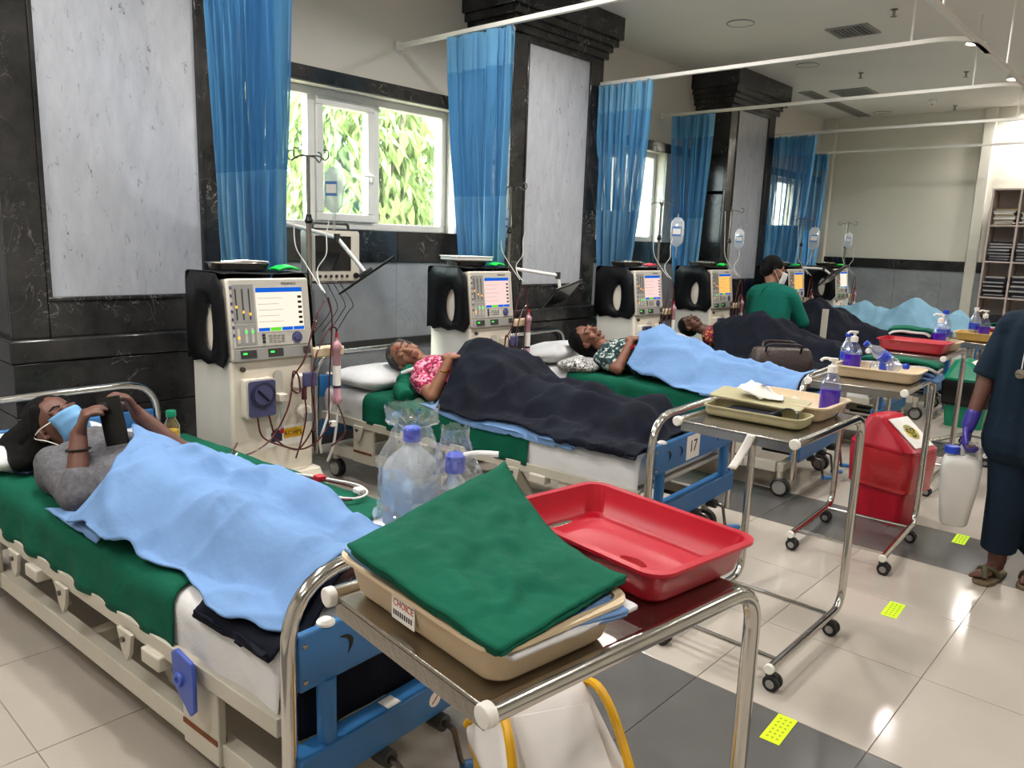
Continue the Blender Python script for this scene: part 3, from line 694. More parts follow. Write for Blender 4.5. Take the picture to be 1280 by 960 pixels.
# ---------------------------------------------------------------- dialysis machines (local: front at x=0, looks along +x)
def make_machine(loc, rz, lab):
    t = thing('dialysis_machine', lab, 'dialysis machine', loc, rz, 'dialysis machines between the beds'); w = .215
    G().box(-.40, -.01, -w, w, .36, .945).obj('body', ['machine_cream'], t, bevel=.012)
    G().box(-.405, -.03, -w-.003, -w, .37, .94).obj('side_panel', 'machine_side', t); G().box(-.405, -.03, w, w+.003, .37, .94).obj('side_panel', 'machine_side', t)
    G().rbox([(.50, .45, .03, .09, -.17), (.58, .47, .03, .10, -.14), (.58, .47, .03, .24, -.14), (.50, .44, .03, .37, -.18)]).obj('base', 'machine_cream', t, smooth=40)
    G().prism([(.02, .24), (.15, .24), (.15, .32), (.02, .375)], -.21, .21, Matrix(((1, 0, 0, 0), (0, 0, 1, 0), (0, 1, 0, 0), (0, 0, 0, 1)))).obj('base_drawer', 'machine_cream', t, bevel=.012)
    for x in (-.36, .08):
        for y in (-.19, .19):
            c = G().cyl((x, y, .06), (x, y, .1), .015).obj('castor_stem', 'grey_plastic', t); G().cyl((x, y-.02, .04), (x, y+.02, .04), .04, n=18).obj('wheel', 'grey_plastic', c, bevel=.006)
    tilt = Matrix.Translation((0, 0, .935))@Matrix.Rotation(R(-7), 4, 'Y')     # control head leans back
    def P(name, x0, x1, y0, y1, z0, z1, m, par, bev=0): return G().box(x0, x1, y0, y1, z0-.935, z1-.935, tilt).obj(name, m, par, bevel=bev)
    hd = P('control_head', -.36, .012, -w, w, .945, 1.335, 'machine_cream', t, .012)
    fp = P('control_panel', .012, .018, -w+.008, w-.008, 1.008, 1.328, 'panel_grey', t, .004)
    X = .0183
    P('status_strip', .012, .017, -w+.008, w-.008, .945, 1.003, 'panel_dark', t, .003)
    for y in (-.175, -.035): 
        d = P('display', .017, .0195, y, y+.08, .957, .995, 'dark_grey', t); P('readout', .0195, .0200, y+.012, y+.032, .976, .984, 'led_green', d)
    P('display', .017, .0195, .155, .195, .96, .995, 'dark_grey', t)
    sl = P('slider_block', X, X+.0015, -.192, -.088, 1.125, 1.305, 'panel_dark', fp)
    for k, (y, zz) in enumerate(((-.178, .055), (-.145, .03), (-.112, .02))):
        b = P('level_bar', X+.0015, X+.003, y-.003, y+.003, 1.14, 1.285, 'dark_grey', sl); P('level_led', X+.003, X+.0042, y-.004, y+.004, 1.14+zz, 1.152+zz, 'led_orange', b)
    s2 = P('slider_block', X, X+.0015, -.192, -.088, 1.02, 1.118, 'panel_dark', fp)
    for y, c in ((-.178, 'led_orange'), (-.14, 'led_green'), (-.107, 'led_green')):
        b = P('level_bar', X+.0015, X+.003, y-.006, y+.006, 1.03, 1.10, 'panel_grey', s2); P('level_led', X+.003, X+.0042, y-.005, y+.005, 1.075 if c == 'led_green' else 1.05, 1.088 if c == 'led_green' else 1.063, c, b)
    for k in range(7): P('key', X, X+.004, -.206, -.195, 1.285-.037*k, 1.299-.037*k, 'slate', fp, .002)
    sc = P('screen', X, X+.003, -.078, .168, 1.078, 1.288, 'screen_lit', fp)
    P('screen_header', X+.003, X+.0036, -.078, .168, 1.266, 1.288, 'screen_blue', sc)
    for k, c in enumerate(('screen_blue', 'screen_green', 'screen_blue', 'screen_blue')): P('soft_key', X+.003, X+.0036, -.076+k*.0615, -.018+k*.0615, 1.080, 1.097, c, sc)
    for k in range(6): P('value_box', X+.003, X+.0036, .142, .162, 1.235-.025*k, 1.247-.025*k, 'black', sc)
    for k in range(5): P('text_row', X+.003, X+.0033, -.07, .06-.02*(k % 2), 1.237-.028*k, 1.239-.028*k, 'panel_dark', sc)
    for i in range(4):
        for j in range(3): P('key', X, X+.004, -.024+i*.022, -.01+i*.022, 1.027+j*.014, 1.036+j*.014, 'panel_dark', fp, .001)
    for j in range(3): P('key', X, X+.004, -.06, -.045, 1.025+j*.016, 1.037+j*.016, 'slate_dark', fp, .001)
    G().lathe([(0, 0), (.028, 0), (.028, .004), (.017, .004), (.015, .008), (0, .008)], 22, tilt@Matrix.Translation((X, .125, 1.043-.935))@Matrix.Rotation(R(90), 4, 'Y')).obj('dial', 'slate', fp)
    rt_ = Matrix.Rotation(R(-7), 3, 'Y')
    tx = text('FRESENIUS', .017, 'lettering', 'slate_dark', fp, tilt@V((X+.0004, .10, 1.306-.935)), (R(90), R(0), R(90)), ext=.0004)
    # lower front: blood pump, level trap, heparin pump, bubble catcher, clamp
    p = G().rbox([(.15, .19, .012, 0), (.15, .19, .012, .05)], Matrix.Translation((-.01, -.095, .765))@Matrix.Rotation(R(90), 4, 'Y')@Matrix.Rotation(R(90), 4, 'Z')).obj('blood_pump', 'machine_cream', t, smooth=40)
    G().rbox([(.135, .175, .012, .05), (.135, .175, .012, .062)], Matrix.Translation((-.01, -.09, .765))@Matrix.Rotation(R(90), 4, 'Y')@Matrix.Rotation(R(90), 4, 'Z')).obj('pump_door', 'slate', p, smooth=40)
    G().lathe([(0, .062), (.062, .062), (.062, .070), (.050, .072), (.050, .066), (0, .068)], 26, Matrix.Translation((-.01, -.09, .785))@Matrix.Rotation(R(90), 4, 'Y')).obj('rotor_cover', 'slate_dark', p)
    G().lathe([(0, .066), (.048, .066), (.048, .0735), (0, .0735)], 24, Matrix.Translation((-.01, -.09, .785))@Matrix.Rotation(R(90), 4, 'Y')).obj('rotor', 'slate', p)
    G().tube([(.065, -.12, .81), (.065, -.065, .755)], .006, 8).obj('rotor_handle', 'black', p)
    G().rbox([(.045, .17, .02, 0), (.045, .17, .02, .012)], Matrix.Translation((-.008, .02, .80))@Matrix.Rotation(R(90), 4, 'Y')@Matrix.Rotation(R(90), 4, 'Z')).obj('syringe_track', 'panel_grey', t, smooth=40)
    G().cyl((.03, .02, .60), (.03, .02, .72), .012).obj('syringe', 'clear_plastic', t); G().cyl((.03, .02, .575), (.03, .02, .60), .009).obj('syringe_tip', 'red_plastic', t); G().box(0, .05, 0, .045, .735, .775).obj('clip', 'machine_cream', t, bevel=.005)
    b = G().box(-.01, .06, .095, .155, .79, .86).obj('level_detector', 'machine_cream', t, bevel=.008); G().box(.06, .075, .115, .195, .80, .875).obj('detector_flap', 'slate', b, bevel=.008); G().cyl((.07, .12, .74), (.07, .12, .80), .014).obj('drip_chamber', 'blood', b)
    b = G().cyl((-.01, .15, .665), (.04, .15, .665), .035, n=20).obj('line_clamp', 'machine_cream', t, bevel=.006); G().box(.03, .06, .135, .17, .62, .665).obj('clamp_jaw', 'panel_dark', b, bevel=.003)
    G().cyl((-.01, -.16, .905), (.005, -.16, .905), .012).obj('lock', 'steel_dark', t)
    st = G().box(-.011, -.008, -.045, .16, .50, .60).obj('sticker', 'white_plastic', t); G().box(-.008, -.0075, .05, .155, .535, .585).obj('sticker_band', 'yellow_plastic', st); G().prism([(-.02, .525), (.04, .525), (.04, .57), (.01, .595), (-.02, .57)], -.0078, -.0072, Matrix(((0, 0, 1, 0), (1, 0, 0, 0), (0, 1, 0, 0), (0, 0, 0, 1)))).obj('sticker_mark', 'slate_dark', st)
    text('ACHPL', .035, 'sticker_letters', 'black', st, (-.0072, .102, .558), FX)
    # black fabric cover over the head with a torn opening on the near side
    n = 20; lens = [(-.18+.060*math.sin(a)*(.5 if math.sin(a) > 0 else 1), 1.09+.115*-math.cos(a)) for a in [2*math.pi*k/n for k in range(n)]]
    def ring(y):
        L = []
        for k in range(n):
            a = 2*math.pi*k/n; sx, sz = math.sin(a), -math.cos(a); q = max(abs(sx), abs(sz)); L.append((-.215+.222*sx/q, y, 1.135+.218*sz/q))
        return L
    lean = lambda x, z: x-(.05*(z-.935)/.4 if x > -.1 else 0)
    inn = [(x, -w-.012, z) for x, z in lens]; o = ring(-w-.016)
    o = [(lean(x, z), y, z+(.010*math.sin(x*40)+.02*(x+.2) if z < .93 else 0)) for x, y, z in o]
    g = G(); mid = [tuple((V(a)*.5+V(b)*.5)+V((0, -.006, 0))) for a, b in zip(o, inn)]
    g.loft([inn, mid, o], cap0=False, cap1=False)
    g.loft([[(x, w+.012, z) for x, y, z in o], [(x, w+.014, z) for x, y, z in o]], cap0=False)
    prof = spline([(-.045, 1.353), (-.15, 1.358), (-.28, 1.353), (-.42, 1.352), (-.437, 1.33), (-.437, 1.1), (-.44, .92)], 3) if False else [(-.043, 1.353), (-.12, 1.357), (-.28, 1.354), (-.41, 1.353), (-.432, 1.345), (-.437, 1.32), (-.437, 1.1), (-.44, .92)]
    g.grid(lambda u, v: (prof[round(u*7)][0], -w-.016+(2*w+.03)*v, prof[round(u*7)][1]+.003*math.sin(v*9+u*5)), 7, 6)
    g.obj('cover', 'black_cover', t, smooth=25, thick=.003, toff=0)
    G().tube(spline([(p[0], p[1]-.002, p[2]) for p in inn]+[tuple(V(inn[0])+V((0, -.002, 0)))], 2), .003, 5).obj('cover_hem', 'black', t)
    # drip pole at the rear right corner with hooks
    px, py = -.12, w+.06
    pole = G().cyl((px, py, .95), (px, py, 1.60), .013).cyl((px, py, 1.56), (px, py, 1.935), .010).obj('drip_pole', 'steel', t)
    G().lathe([(0, 0), (.016, 0), (.022, .015), (.016, .03), (.014, .045), (0, .045)], 12, Matrix.Translation((px, py, 1.60))).obj('height_knob', 'black', pole)
    G().box(px-.03, px+.05, w-.005, py+.015, 1.06, 1.11).box(px-.03, px+.03, w-.005, py+.015, .96, 1.0).obj('pole_bracket', 'steel', pole, bevel=.004)
    hk = G()
    for a in (0, 90, 180, 270):
        d = V((math.cos(R(a+25)), math.sin(R(a+25)), 0)); c = V((px, py, 1.93))
        hk.tube(spline([c, c+d*.06, c+d*.10+V((0, 0, -.02)), c+d*.12, c+d*.115+V((0, 0, .025)), c+d*.09+V((0, 0, .028))], 4), .0038, 6)
    hk.obj('hooks', 'steel_dark', pole)
    # dialyzer in its clamp arm
    ay = w+.105
    arm = G().box(-.04, .03, w-.005, w+.17, .935, .985).obj('holder_arm', 'beige_plastic', t, bevel=.008)
    dz = G().lathe([(0, .69), (.02, .69), (.026, .70), (.026, .725), (.019, .735), (.019, .965), (.026, .975), (.026, .998), (.02, 1.008), (.010, 1.02), (.010, 1.035), (0, 1.035)], 18, Matrix.Translation((.055, ay, 0))).obj('dialyzer', 'dialyzer_pink', t)
    G().lathe([(0, 1.035), (.008, 1.035), (.007, 1.06), (0, 1.06)], 10, Matrix.Translation((.055, ay, 0))).obj('red_port', 'red_plastic', dz); G().lathe([(.0195, .78), (.0205, .78), (.0205, .89), (.0195, .89)], 18, Matrix.Translation((.055, ay, 0))).obj('label_sleeve', 'white_plastic', dz)
    G().lathe([(.0198, .775), (.0208, .775), (.0208, .787), (.0198, .787)], 18, Matrix.Translation((.055, ay, 0))).obj('label_line', 'slate_dark', dz)
    # blood lines
    def line(pts, r=.0045, m='blood', nm='blood_line'): return G().tube(spline(pts, 7), r, 6).obj(nm, m, t)
    line([(.055, ay, 1.05), (.06, ay-.01, 1.085), (.06, ay-.06, 1.07), (.07, .19, .95), (.075, .16, .80), (.08, .17, .62), (.07, .10, .50), (.07, .04, .50), (.06, -.03, .56), (.05, -.06, .68)])
    line([(.05, -.12, .68), (.06, -.10, .58), (.075, 0, .52), (.08, .10, .49), (.08, .19, .52), (.07, w+.06, .60)])
    line([(.045, py-.02, 1.22), (.06, .19, 1.12), (.07, .13, .95), (.075, .06, .86), (.08, .05, .80), (.08, .09, .78), (.08, .085, .86), (.075, .06, .885), (.075, .05, .80), (.08, .02, .70), (.085, -.06, .58), (.10, -.16, .53), (.12, -.26, .52)])
    line([(.08, .12, .74), (.08, .125, .66), (.08, .10, .55), (.085, .06, .45)])
    line([(.06, ay, .69), (.07, ay+.03, .60), (.06, ay+.04, .52), (.03, ay-.02, .46)])
    line([(.05, py, 1.24), (.06, py+.015, 1.15), (.06, py+.01, 1.0), (.07, py-.01, .8), (.08, py-.02, .62)])
    line([(.04, ay-.02, .70), (.03, ay-.05, .60), (.02, ay-.08, .5), (-.02, ay-.05, .42)], .007, 'wire_white', 'dialysate_hose'); line([(.04, ay+.01, .69), (.02, ay+.02, .58), (0, ay+.01, .45), (-.04, ay, .36)], .007, 'wire_white', 'dialysate_hose')
    G().box(.03, .06, ay-.035, ay-.005, .57, .60).obj('hose_coupler', 'white_plastic', t, bevel=.004)
    # saline line from pole
    line([(px+.11, py+.05, 1.62), (px+.10, py+.04, 1.55), (px+.11, py+.03, 1.45), (px+.08, py, 1.38), (px+.10, py-.01, 1.32), (px+.16, py-.01, 1.26)], .003, 'wire_white', 'saline_line')
    line([(px-.03, py-.08, 1.92), (px-.02, py-.07, 1.7), (px, py-.08, 1.5), (px+.03, py-.04, 1.40), (px+.12, py, 1.27)], .003, 'wire_white', 'saline_line')
    return t
mat('led_green', '3dff5a', .4, emit='3dff5a', estr=.8); mat('led_orange', 'ff9a2a', .4, emit='ff9a2a', estr=1.5)
glow('screen_lit', 'fff0dc', 1.0); glow('screen_blue', '1a66d8', .9); glow('screen_green', '6fe03a', .9); glow('screen_pink', 'ffd9d2', .95); glow('screen_amber', 'ffc46a', .95)
clear('clear_plastic', (.95, .97, .98), .08, .72)
clear('clear_film', (1, 1, 1), .04, .86)
MN = ['nearest dialysis machine with cream screen, right of the near bed', 'dialysis machine with pink screen behind bed 17', 'dialysis machine with pink screen in front of the middle curtain, behind the third bed', 'dialysis machine with amber screen left of the attendant', 'dialysis machine just right of the attendant', 'farthest dialysis machine by the end wall']
MP = [(-3.35, 1.985), (-3.77, 3.965), (-3.70, 5.90), (-3.72, 7.30), (-3.72, 9.18), (-3.72, 10.68)]
MO = [make_machine((*MP[0], 0), -2, MN[0])]
for i in range(1, 6): MO.append(dup(MO[0], (*MP[i], 0), 0, MN[i]))
def swap_screen(o, m):
    for c in o.children_recursive:
        if c.name.split('.')[0] == 'screen':
            c.data = c.data.copy(); c.data.materials.clear(); c.data.materials.append(MATS[m])
for i, m in ((1, 'screen_pink'), (2, 'screen_pink'), (3, 'screen_amber'), (4, 'screen_amber')): swap_screen(MO[i], m)
def mw(i, x, y, z): 
    a = R(-2 if i == 0 else 0); return V((MP[i][0]+x*math.cos(a)-y*math.sin(a), MP[i][1]+x*math.sin(a)+y*math.cos(a), z))
# ---------------------------------------------------------------- people: bodies grown from overlapping volumes, then fused into one skin
import numpy as np
def fuse(g, vox, smooth=2):
    me = g.mesh('fused'); o = bpy.data.objects.new('fused', me); COL.objects.link(o)
    m = o.modifiers.new('r', 'REMESH'); m.mode = 'VOXEL'; m.voxel_size = vox; m.use_smooth_shade = True
    if smooth: s = o.modifiers.new('s', 'SMOOTH'); s.factor = .5; s.iterations = smooth
    out = bpy.data.meshes.new_from_object(o.evaluated_get(bpy.context.evaluated_depsgraph_get()))
    bpy.data.objects.remove(o); bpy.data.meshes.remove(me); return out
def body_obj(name, g, vox, mats, root=None, base=None, matfn=None, smooth=2, **k):
    me = fuse(g, vox, smooth); off = base if base is not None else (tuple(root.location) if root else (0, 0, 0))
    if matfn:
        idx = [matfn(p.center) for p in me.polygons]
    me.transform(Matrix.Translation(-V(off)))
    o = link(name, me, mats, root, tuple(base) if base is not None else None, smooth=0, **k)
    me.polygons.foreach_set('use_smooth', [True]*len(me.polygons))
    if matfn: me.polygons.foreach_set('material_index', idx)
    return o
def hframe(c, U, F, s=1.):
    U = V(U).normalized(); F = V(F); F = (F-U*F.dot(U)).normalized(); S = F.cross(U)
    M = Matrix.Identity(4)
    for i in range(3): M[i][0] = S[i]*s; M[i][1] = F[i]*s; M[i][2] = U[i]*s; M[i][3] = c[i]
    return M
def head_prims(g, M, nose=1.):
    g.ell((0, -.014, .03), (.073, .092, .082), M=M); g.ell((0, .022, -.025), (.061, .068, .085), M=M); g.ell((0, .034, -.072), (.047, .045, .036), M=M)
    g.ell((0, .064, -.094), (.019, .016, .015), M=M); g.cap((0, .086, .006), (0, .106*nose, -.032), .008, .0125, M=M)
    for s in (-1, 1):
        g.ell((s*.012, .097, -.036), (.009, .010, .008), M=M); g.ell((s*.036, .060, -.028), (.024, .022, .024), M=M); g.ell((s*.030, .076, .002), (.015, .014, .012), M=M)
        g.cap((s*.010, .086, .022), (s*.045, .074, .024), .009, .008, M=M); g.ell((s*.074, -.004, -.01), (.009, .02, .031), M=M); g.ell((s*.070, .006, -.03), (.008, .010, .012), M=M)
    g.cap((-.017, .086, -.060), (.017, .086, -.060), .007, .007, M=M); g.cap((-.014, .085, -.071), (.014, .085, -.071), .0075, .0075, M=M)
def face_bits(root, M, lips='lip', brow='hair', closed=True):
    for s in (-1, 1):
        G().tube([M@V(p) for p in ((s*.012, .0945, .028), (s*.03, .0905, .034), (s*.047, .080, .029))], [.0025, .004, .002], 6).obj('eyebrow', brow, root, world=True)
        G().tube([M@V(p) for p in ((s*.017, .089, .001), (s*.030, .0915, -.004), (s*.044, .083, .001))], [.001, .0022, .001], 5).obj('eyelashes', 'hair', root, world=True)
    G().cap((-.018, .0925, -.0655), (.018, .0925, -.0655), .0035, .0035, M=M).ell((0, .0915, -.061), (.021, .0055, .006), M=M).ell((0, .0905, -.0715), (.018, .0055, .0065), M=M).obj('lips', lips, root, world=True, smooth=90)
mat('lip', '6b3a34', .4); mat('lip_dark', '4a2a26', .4)
def hand_prims(g, w, d, n, s, curl=(25, 30, 20), k=1., spread=.06, thumb=(.55, .75, -.35), each=None):
    """w wrist, d finger direction, n back of hand, s thumb side"""
    w = V(w); d = V(d).normalized(); n = V(n); n = (n-d*n.dot(d)).normalized(); sgn = 1 if V(s).dot(n.cross(d)) > 0 else -1; s = n.cross(d)*sgn
    g.cap(w-d*.03*k, w+d*.02*k, .024*k, .024*k); offs = (.029, .010, -.010, -.028); L = (.07, .078, .072, .056)
    for q, o in enumerate(offs):
        b = w+d*(.088-.006*abs(q-1.2))*k+s*o*k
        g.cap(w+d*.012*k+s*o*.55*k, b, .0155*k, .0125*k)
        cur = each[q] if each else curl; a = 0; p = b; dd = (d+s*o*spread/.03).normalized()
        for j, fr in enumerate((.46, .30, .24)):
            a += cur[j]; e = dd*math.cos(R(a))-n*math.sin(R(a)); p2 = p+e*L[q]*fr*k
            g.cap(p, p2, (.0100-.0008*j)*k, (.0094-.0009*j)*k, 10, 3); p = p2
    p = w+d*.028*k+s*.026*k; g.cap(w+d*.01*k, p, .017*k, .015*k); t = (d*thumb[0]+s*thumb[1]+n*thumb[2]).normalized(); p2 = p+t*.042*k; g.cap(p, p2, .0135*k, .011*k, 10, 3)
    t2 = (t+d*.45-n*.15).normalized(); g.cap(p2, p2+t2*.034*k, .0108*k, .009*k, 10, 3)
def hair_cap(g, M, back=1., vol=1.):
    g.ell((0, -.026, .042), (.080*vol, .092*vol, .083*vol), M=M); g.ell((0, -.055*back, -.0), (.072*vol, .062*vol, .075*vol), M=M)
    for s in (-1, 1): g.cap((s*.052, .025, .066), (s*.073, -.012, .01), .022, .02, M=M)
SM = []
def lying(i, name, lab, hx, hy, hz, U, F, skin, hairm, arms, girth=1., knees=0., feet=0., hair=None, lips='lip', k=1., brow='hair', legdy=0.):
    base = bw(i, hx+.55, hy, MZ+.012); g = G(); M = hframe(bw(i, hx, hy, hz), TW3(U), TW3(F), k)
    head_prims(g, M); zt = MZ+.02+.10*girth; yb = hy+.04
    c = M.translation; nk = bw(i, hx+.20, yb, zt+.03)
    g.cap(c-M.col[2].xyz*.05, nk, .050, .054)
    W = lambda x, y, z: bw(i, x, y, z)
    caps = [(W(hx+.27, yb-.13, zt), W(hx+.27, yb+.13, zt), .085, .085), (W(hx+.28, yb-.07, zt), W(hx+.80, yb-.06, zt-.01), .105, .115*girth), (W(hx+.28, yb+.07, zt), W(hx+.80, yb+.06, zt-.01), .105, .115*girth),
            (W(hx+.40, yb, zt+.02), W(hx+.62, yb, zt+.035*girth), .10, .12*girth), (W(hx+.80, yb-.07, zt-.01), W(hx+.88, yb-.09, zt-.01), .12, .11), (W(hx+.80, yb+.07, zt-.01), W(hx+.88, yb+.09, zt-.01), .12, .11)]
    for s in (-1, 1):
        yl = yb+legdy; h = W(hx+.88, yl+s*.085, zt-.02); kn = W(hx+1.28-.2*knees, yl+s*.085, MZ+.09+.62*knees); an = W(hx+1.64-.25*knees, yl+s*.07, MZ+.07+.1*knees+feet*.6); to = W(hx+1.73-.25*knees, yl+s*.10, MZ+.13+.1*knees+feet)
        caps += [(h, kn, .088, .062), (kn, an, .058, .042), (an, to, .042, .032)]
    for a, b, r0, r1 in caps: g.cap(a, b, r0, r1)
    for A in arms:
        S, E, Wr = [bw(i, *q) for q in A['p']]; g.cap(S, E, .052*A.get('k', 1), .043*A.get('k', 1)); g.cap(E, Wr, .042*A.get('k', 1), .028); hand_prims(g, Wr, TW3(A['d']), TW3(A['n']), TW3(A['s']), A.get('curl', (20, 25, 15)), .95, each=A.get('each'), thumb=A.get('thumb', (.55, .75, -.35)))
    o = body_obj('person', g, .0052, skin, base=base, label=lab, cat='person')
    face_bits(o, M, lips, brow)
    h = G(); hair_cap(h, M)
    if hair: hair(h, M)
    body_obj('hair', h, .006, hairm, o)
    return o, caps, M
def garment(name, m, root, caps, sleeves, pad=.013, vox=.008):
    g = G()
    for a, b, r0, r1 in caps[:4]+sleeves: g.cap(a, b, r0+pad, r1+pad)
    return body_obj(name, g, vox, m, root)
def TW3(d):
    c, s = math.cos(R(TH)), math.sin(R(TH)); return V((c*d[0]-s*d[1], s*d[0]+c*d[1], d[2]))
def lbp(i, p):
    c, s = math.cos(R(TH)), math.sin(R(TH)); x, y = p[0]-BEDS[i][0], p[1]-BEDS[i][1]; return V((c*x+s*y, -s*x+c*y, p[2]))
class Drape:
    """height of a cloth lying over the given capsules on bed i (bed-local grid)"""
    def __init__(d, i, caps, pad=.02, slope=1.3, it=16, soft=2):
        d.x0, d.y0, d.h = -2.5, -.7, .025; nx, ny = 104, 57
        X, Y = np.meshgrid(d.x0+d.h*np.arange(nx), d.y0+d.h*np.arange(ny), indexing='ij'); H = np.full((nx, ny), MZ)
        for a, b, r0, r1 in caps:
            a, b = lbp(i, a), lbp(i, b); ab = b-a; L2 = max(ab.x**2+ab.y**2, 1e-9)
            t = np.clip(((X-a.x)*ab.x+(Y-a.y)*ab.y)/L2, 0, 1); dx, dy = X-a.x-t*ab.x, Y-a.y-t*ab.y; rr = r0+(r1-r0)*t+pad
            q = rr**2-dx**2-dy**2; H = np.maximum(H, np.where(q > 0, a.z+ab.z*t+np.sqrt(np.maximum(q, 0)), MZ))
        for _ in range(it):
            P = np.pad(H, 1, mode='edge')
            for sx in (0, 1, 2):
                for sy in (0, 1, 2):
                    if sx == 1 and sy == 1: continue
                    H = np.maximum(H, P[sx:sx+nx, sy:sy+ny]-slope*d.h*math.hypot(sx-1, sy-1))
        for _ in range(soft):
            P = np.pad(H, 1, mode='edge'); H = (P[:-2, 1:-1]+P[2:, 1:-1]+P[1:-1, :-2]+P[1:-1, 2:]+2*H)/6
        d.H = H; d.n = (nx, ny)
    def __call__(d, x, y):
        fx, fy = (x-d.x0)/d.h, (y-d.y0)/d.h; fx = min(max(fx, 0), d.n[0]-1.001); fy = min(max(fy, 0), d.n[1]-1.001); i, j = int(fx), int(fy); u, v = fx-i, fy-j; H = d.H
        return H[i, j]*(1-u)*(1-v)+H[i+1, j]*u*(1-v)+H[i, j+1]*(1-u)*v+H[i+1, j+1]*u*v
def itp(L, x):
    if x <= L[0][0]: return L[0][1]
    for (a, b), (c, d) in zip(L, L[1:]):
        if x <= c: t = (x-a)/(c-a); t = t*t*(3-2*t); return b+(d-b)*t
    return L[-1][1]
def blanket(i, lab, m, D, head, foot, near, far, seed=0, fold=.016, over=.022, nu=110, nv=80, group='patient blankets and top sheets', name='blanket', th=.006, cover=True, lift=.014, flat=None):
    """head/foot: x at v; near/far: arc-length offset at x (both as point lists)"""
    base = bw(i, -1.0, 0, MZ)
    def f(u, v):
        x = itp(head, v)*(1-u)+itp(foot, v)*u; sn, sf = itp(near, x), itp(far, x); s = sn+(sf-sn)*v
        e = min(u, 1-u, v, 1-v); s += .025*nz(x*5, v*4, seed)*(1 if e < .1 else .4); x += .02*nz(v*6, u*5, seed+7)
        y, z = across(s, .44, over); hang = max(0, abs(s)-.47)
        zh = D(x, y)+lift if (cover and hang < .02 and not (flat and flat(x, s))) else MZ
        w = max(0, min(1, (zh-z)/.04)) if zh > z else 0
        z = max(z, zh)
        if hang > 0: y += (1 if s > 0 else -1)*(.008+(.03*nz(x*6, seed, 1.)+.015*math.sin(x*19+seed))*min(1, hang*6))
        wr = nz(x*2.6+s*3.1, s*4.2-x*1.1, seed+3); ri = 1-abs(nz(x*3.2-s*2.2+seed, s*3.5+x*1.2, seed+11))*2.2
        cr = 1-abs(nz(x*1.5+s*4.0+seed*.7, s*1.6-x*2.3, seed+19))*3.0; c2 = 1-abs(nz(x*4.5-s*1.0+seed*.3, s*2.6, seed+29))*3.2
        z += fold*1.1*(max(0, cr)**2+.7*max(0, c2)**2)*(1-min(1, hang*5))*min(1, .3+e*6)
        z += fold*(.9*wr+.8*max(0, ri)**3)*(1-min(1, hang*5))*(.45+.55*min(1, (z-MZ)/.08 if z > MZ else 0))+fold*.35*nz(x*11, s*13, seed)
        return lb_off(x, y, max(z, MZ+over*.5) if abs(s) < .40 else z)
    def lb_off(x, y, z): p = bw(i, x, y, z); return (p.x-base.x, p.y-base.y, p.z-base.z)
    return G().grid(f, nu, nv).obj(name, m, None, tuple(base), smooth=80, thick=th, toff=1, label=lab, cat='blanket', group=group)
def pillow(i, x, y, z, L, W, H, m, lab, rz=0, ry=0, seed=0, name='pillow', cat='pillow'):
    g = G(); n1, n2 = 28, 14
    def f(u, v):
        a = 2*math.pi*u; b = math.pi*(v-.5); cs = lambda t, e: math.copysign(abs(math.cos(t))**e, math.cos(t)); sn = lambda t, e: math.copysign(abs(math.sin(t))**e, math.sin(t))
        p = V((L/2*cs(b, .7)*cs(a, .45), W/2*cs(b, .7)*sn(a, .45), H/2*sn(b, 1.0)*(1-.35*(max(abs(cs(a, .6)), abs(sn(a, .6)))**6)*cs(b, 1)**2)))
        return tuple(p*(1+.10*nz(p.x*7, p.y*7, p.z*6+seed)))
    g.grid(f, n1, n2)
    return g.obj(name, m, None, tuple(bw(i, x, y, z)), (0, R(ry), R(TH+rz)), smooth=80, label=lab, cat=cat, group='pillows on the beds' if name == 'pillow' else None)
# ---- patient on the near bed: grey top, face mask, phone held up
mat('mask_blue', '6a9cc8', .7, var=.05); mat('grey_knit', '57565a', .9, var=.25, scale=60, bump=.3, bscale=150); mat('denim', '20386b', .8, var=.4, scale=18)
pattern('navy_print', ['18203a', '20386b', '8a8f9c'], 9, 'noise')
pillow(0, -2.08, -.16, MZ+.06, .42, .58, .13, 'white_cloth', 'white pillow under the masked patient', seed=1)
def hr1(h, M):
    h.cap(M@V((0, -.05, .02)), bw(0, -2.02, -.30, .68), .085, .07); h.cap(M@V((-.03, -.04, -.02)), bw(0, -1.86, -.33, .66), .07, .05); h.cap(bw(0, -2.02, -.30, .68), bw(0, -1.84, -.36, .655), .06, .035)
    h.ell((0, -.05, -.02), (.085, .075, .10), M=M); h.cap((-.05, -.06, -.04), (-.05, -.07, -.16), .05, .035, M=M); h.cap((.05, -.06, -.03), (.06, -.08, -.14), .045, .03, M=M); h.ell((0, -.07, .03), (.08, .06, .07), M=M)
p1, caps1, M1 = lying(0, 'person', 'woman in grey top and blue face mask lying on the near bed, holding a phone', -1.83, -.22, .785, (-.55, -.30, .72), (.85, .12, .52), 'skin_dark', 'hair',
    [dict(p=((-1.60, -.33, .70), (-1.30, -.375, .655), (-1.385, -.325, .845)), d=(.12, .30, .95), n=(-.25, -.95, .1), s=(-.7, .3, .6), each=[(55, 20, 10), (50, 22, 12), (48, 25, 15), (50, 28, 18)], thumb=(.8, .5, -.3)),
     dict(p=((-1.60, .02, .69), (-1.34, .04, .70), (-1.42, -.10, .875)), d=(-.15, -.45, .85), n=(.1, .8, .5), s=(-.8, -.2, .4), curl=(40, 45, 30))], lips='lip_dark', hair=hr1, k=1.12, legdy=.06, girth=.70)
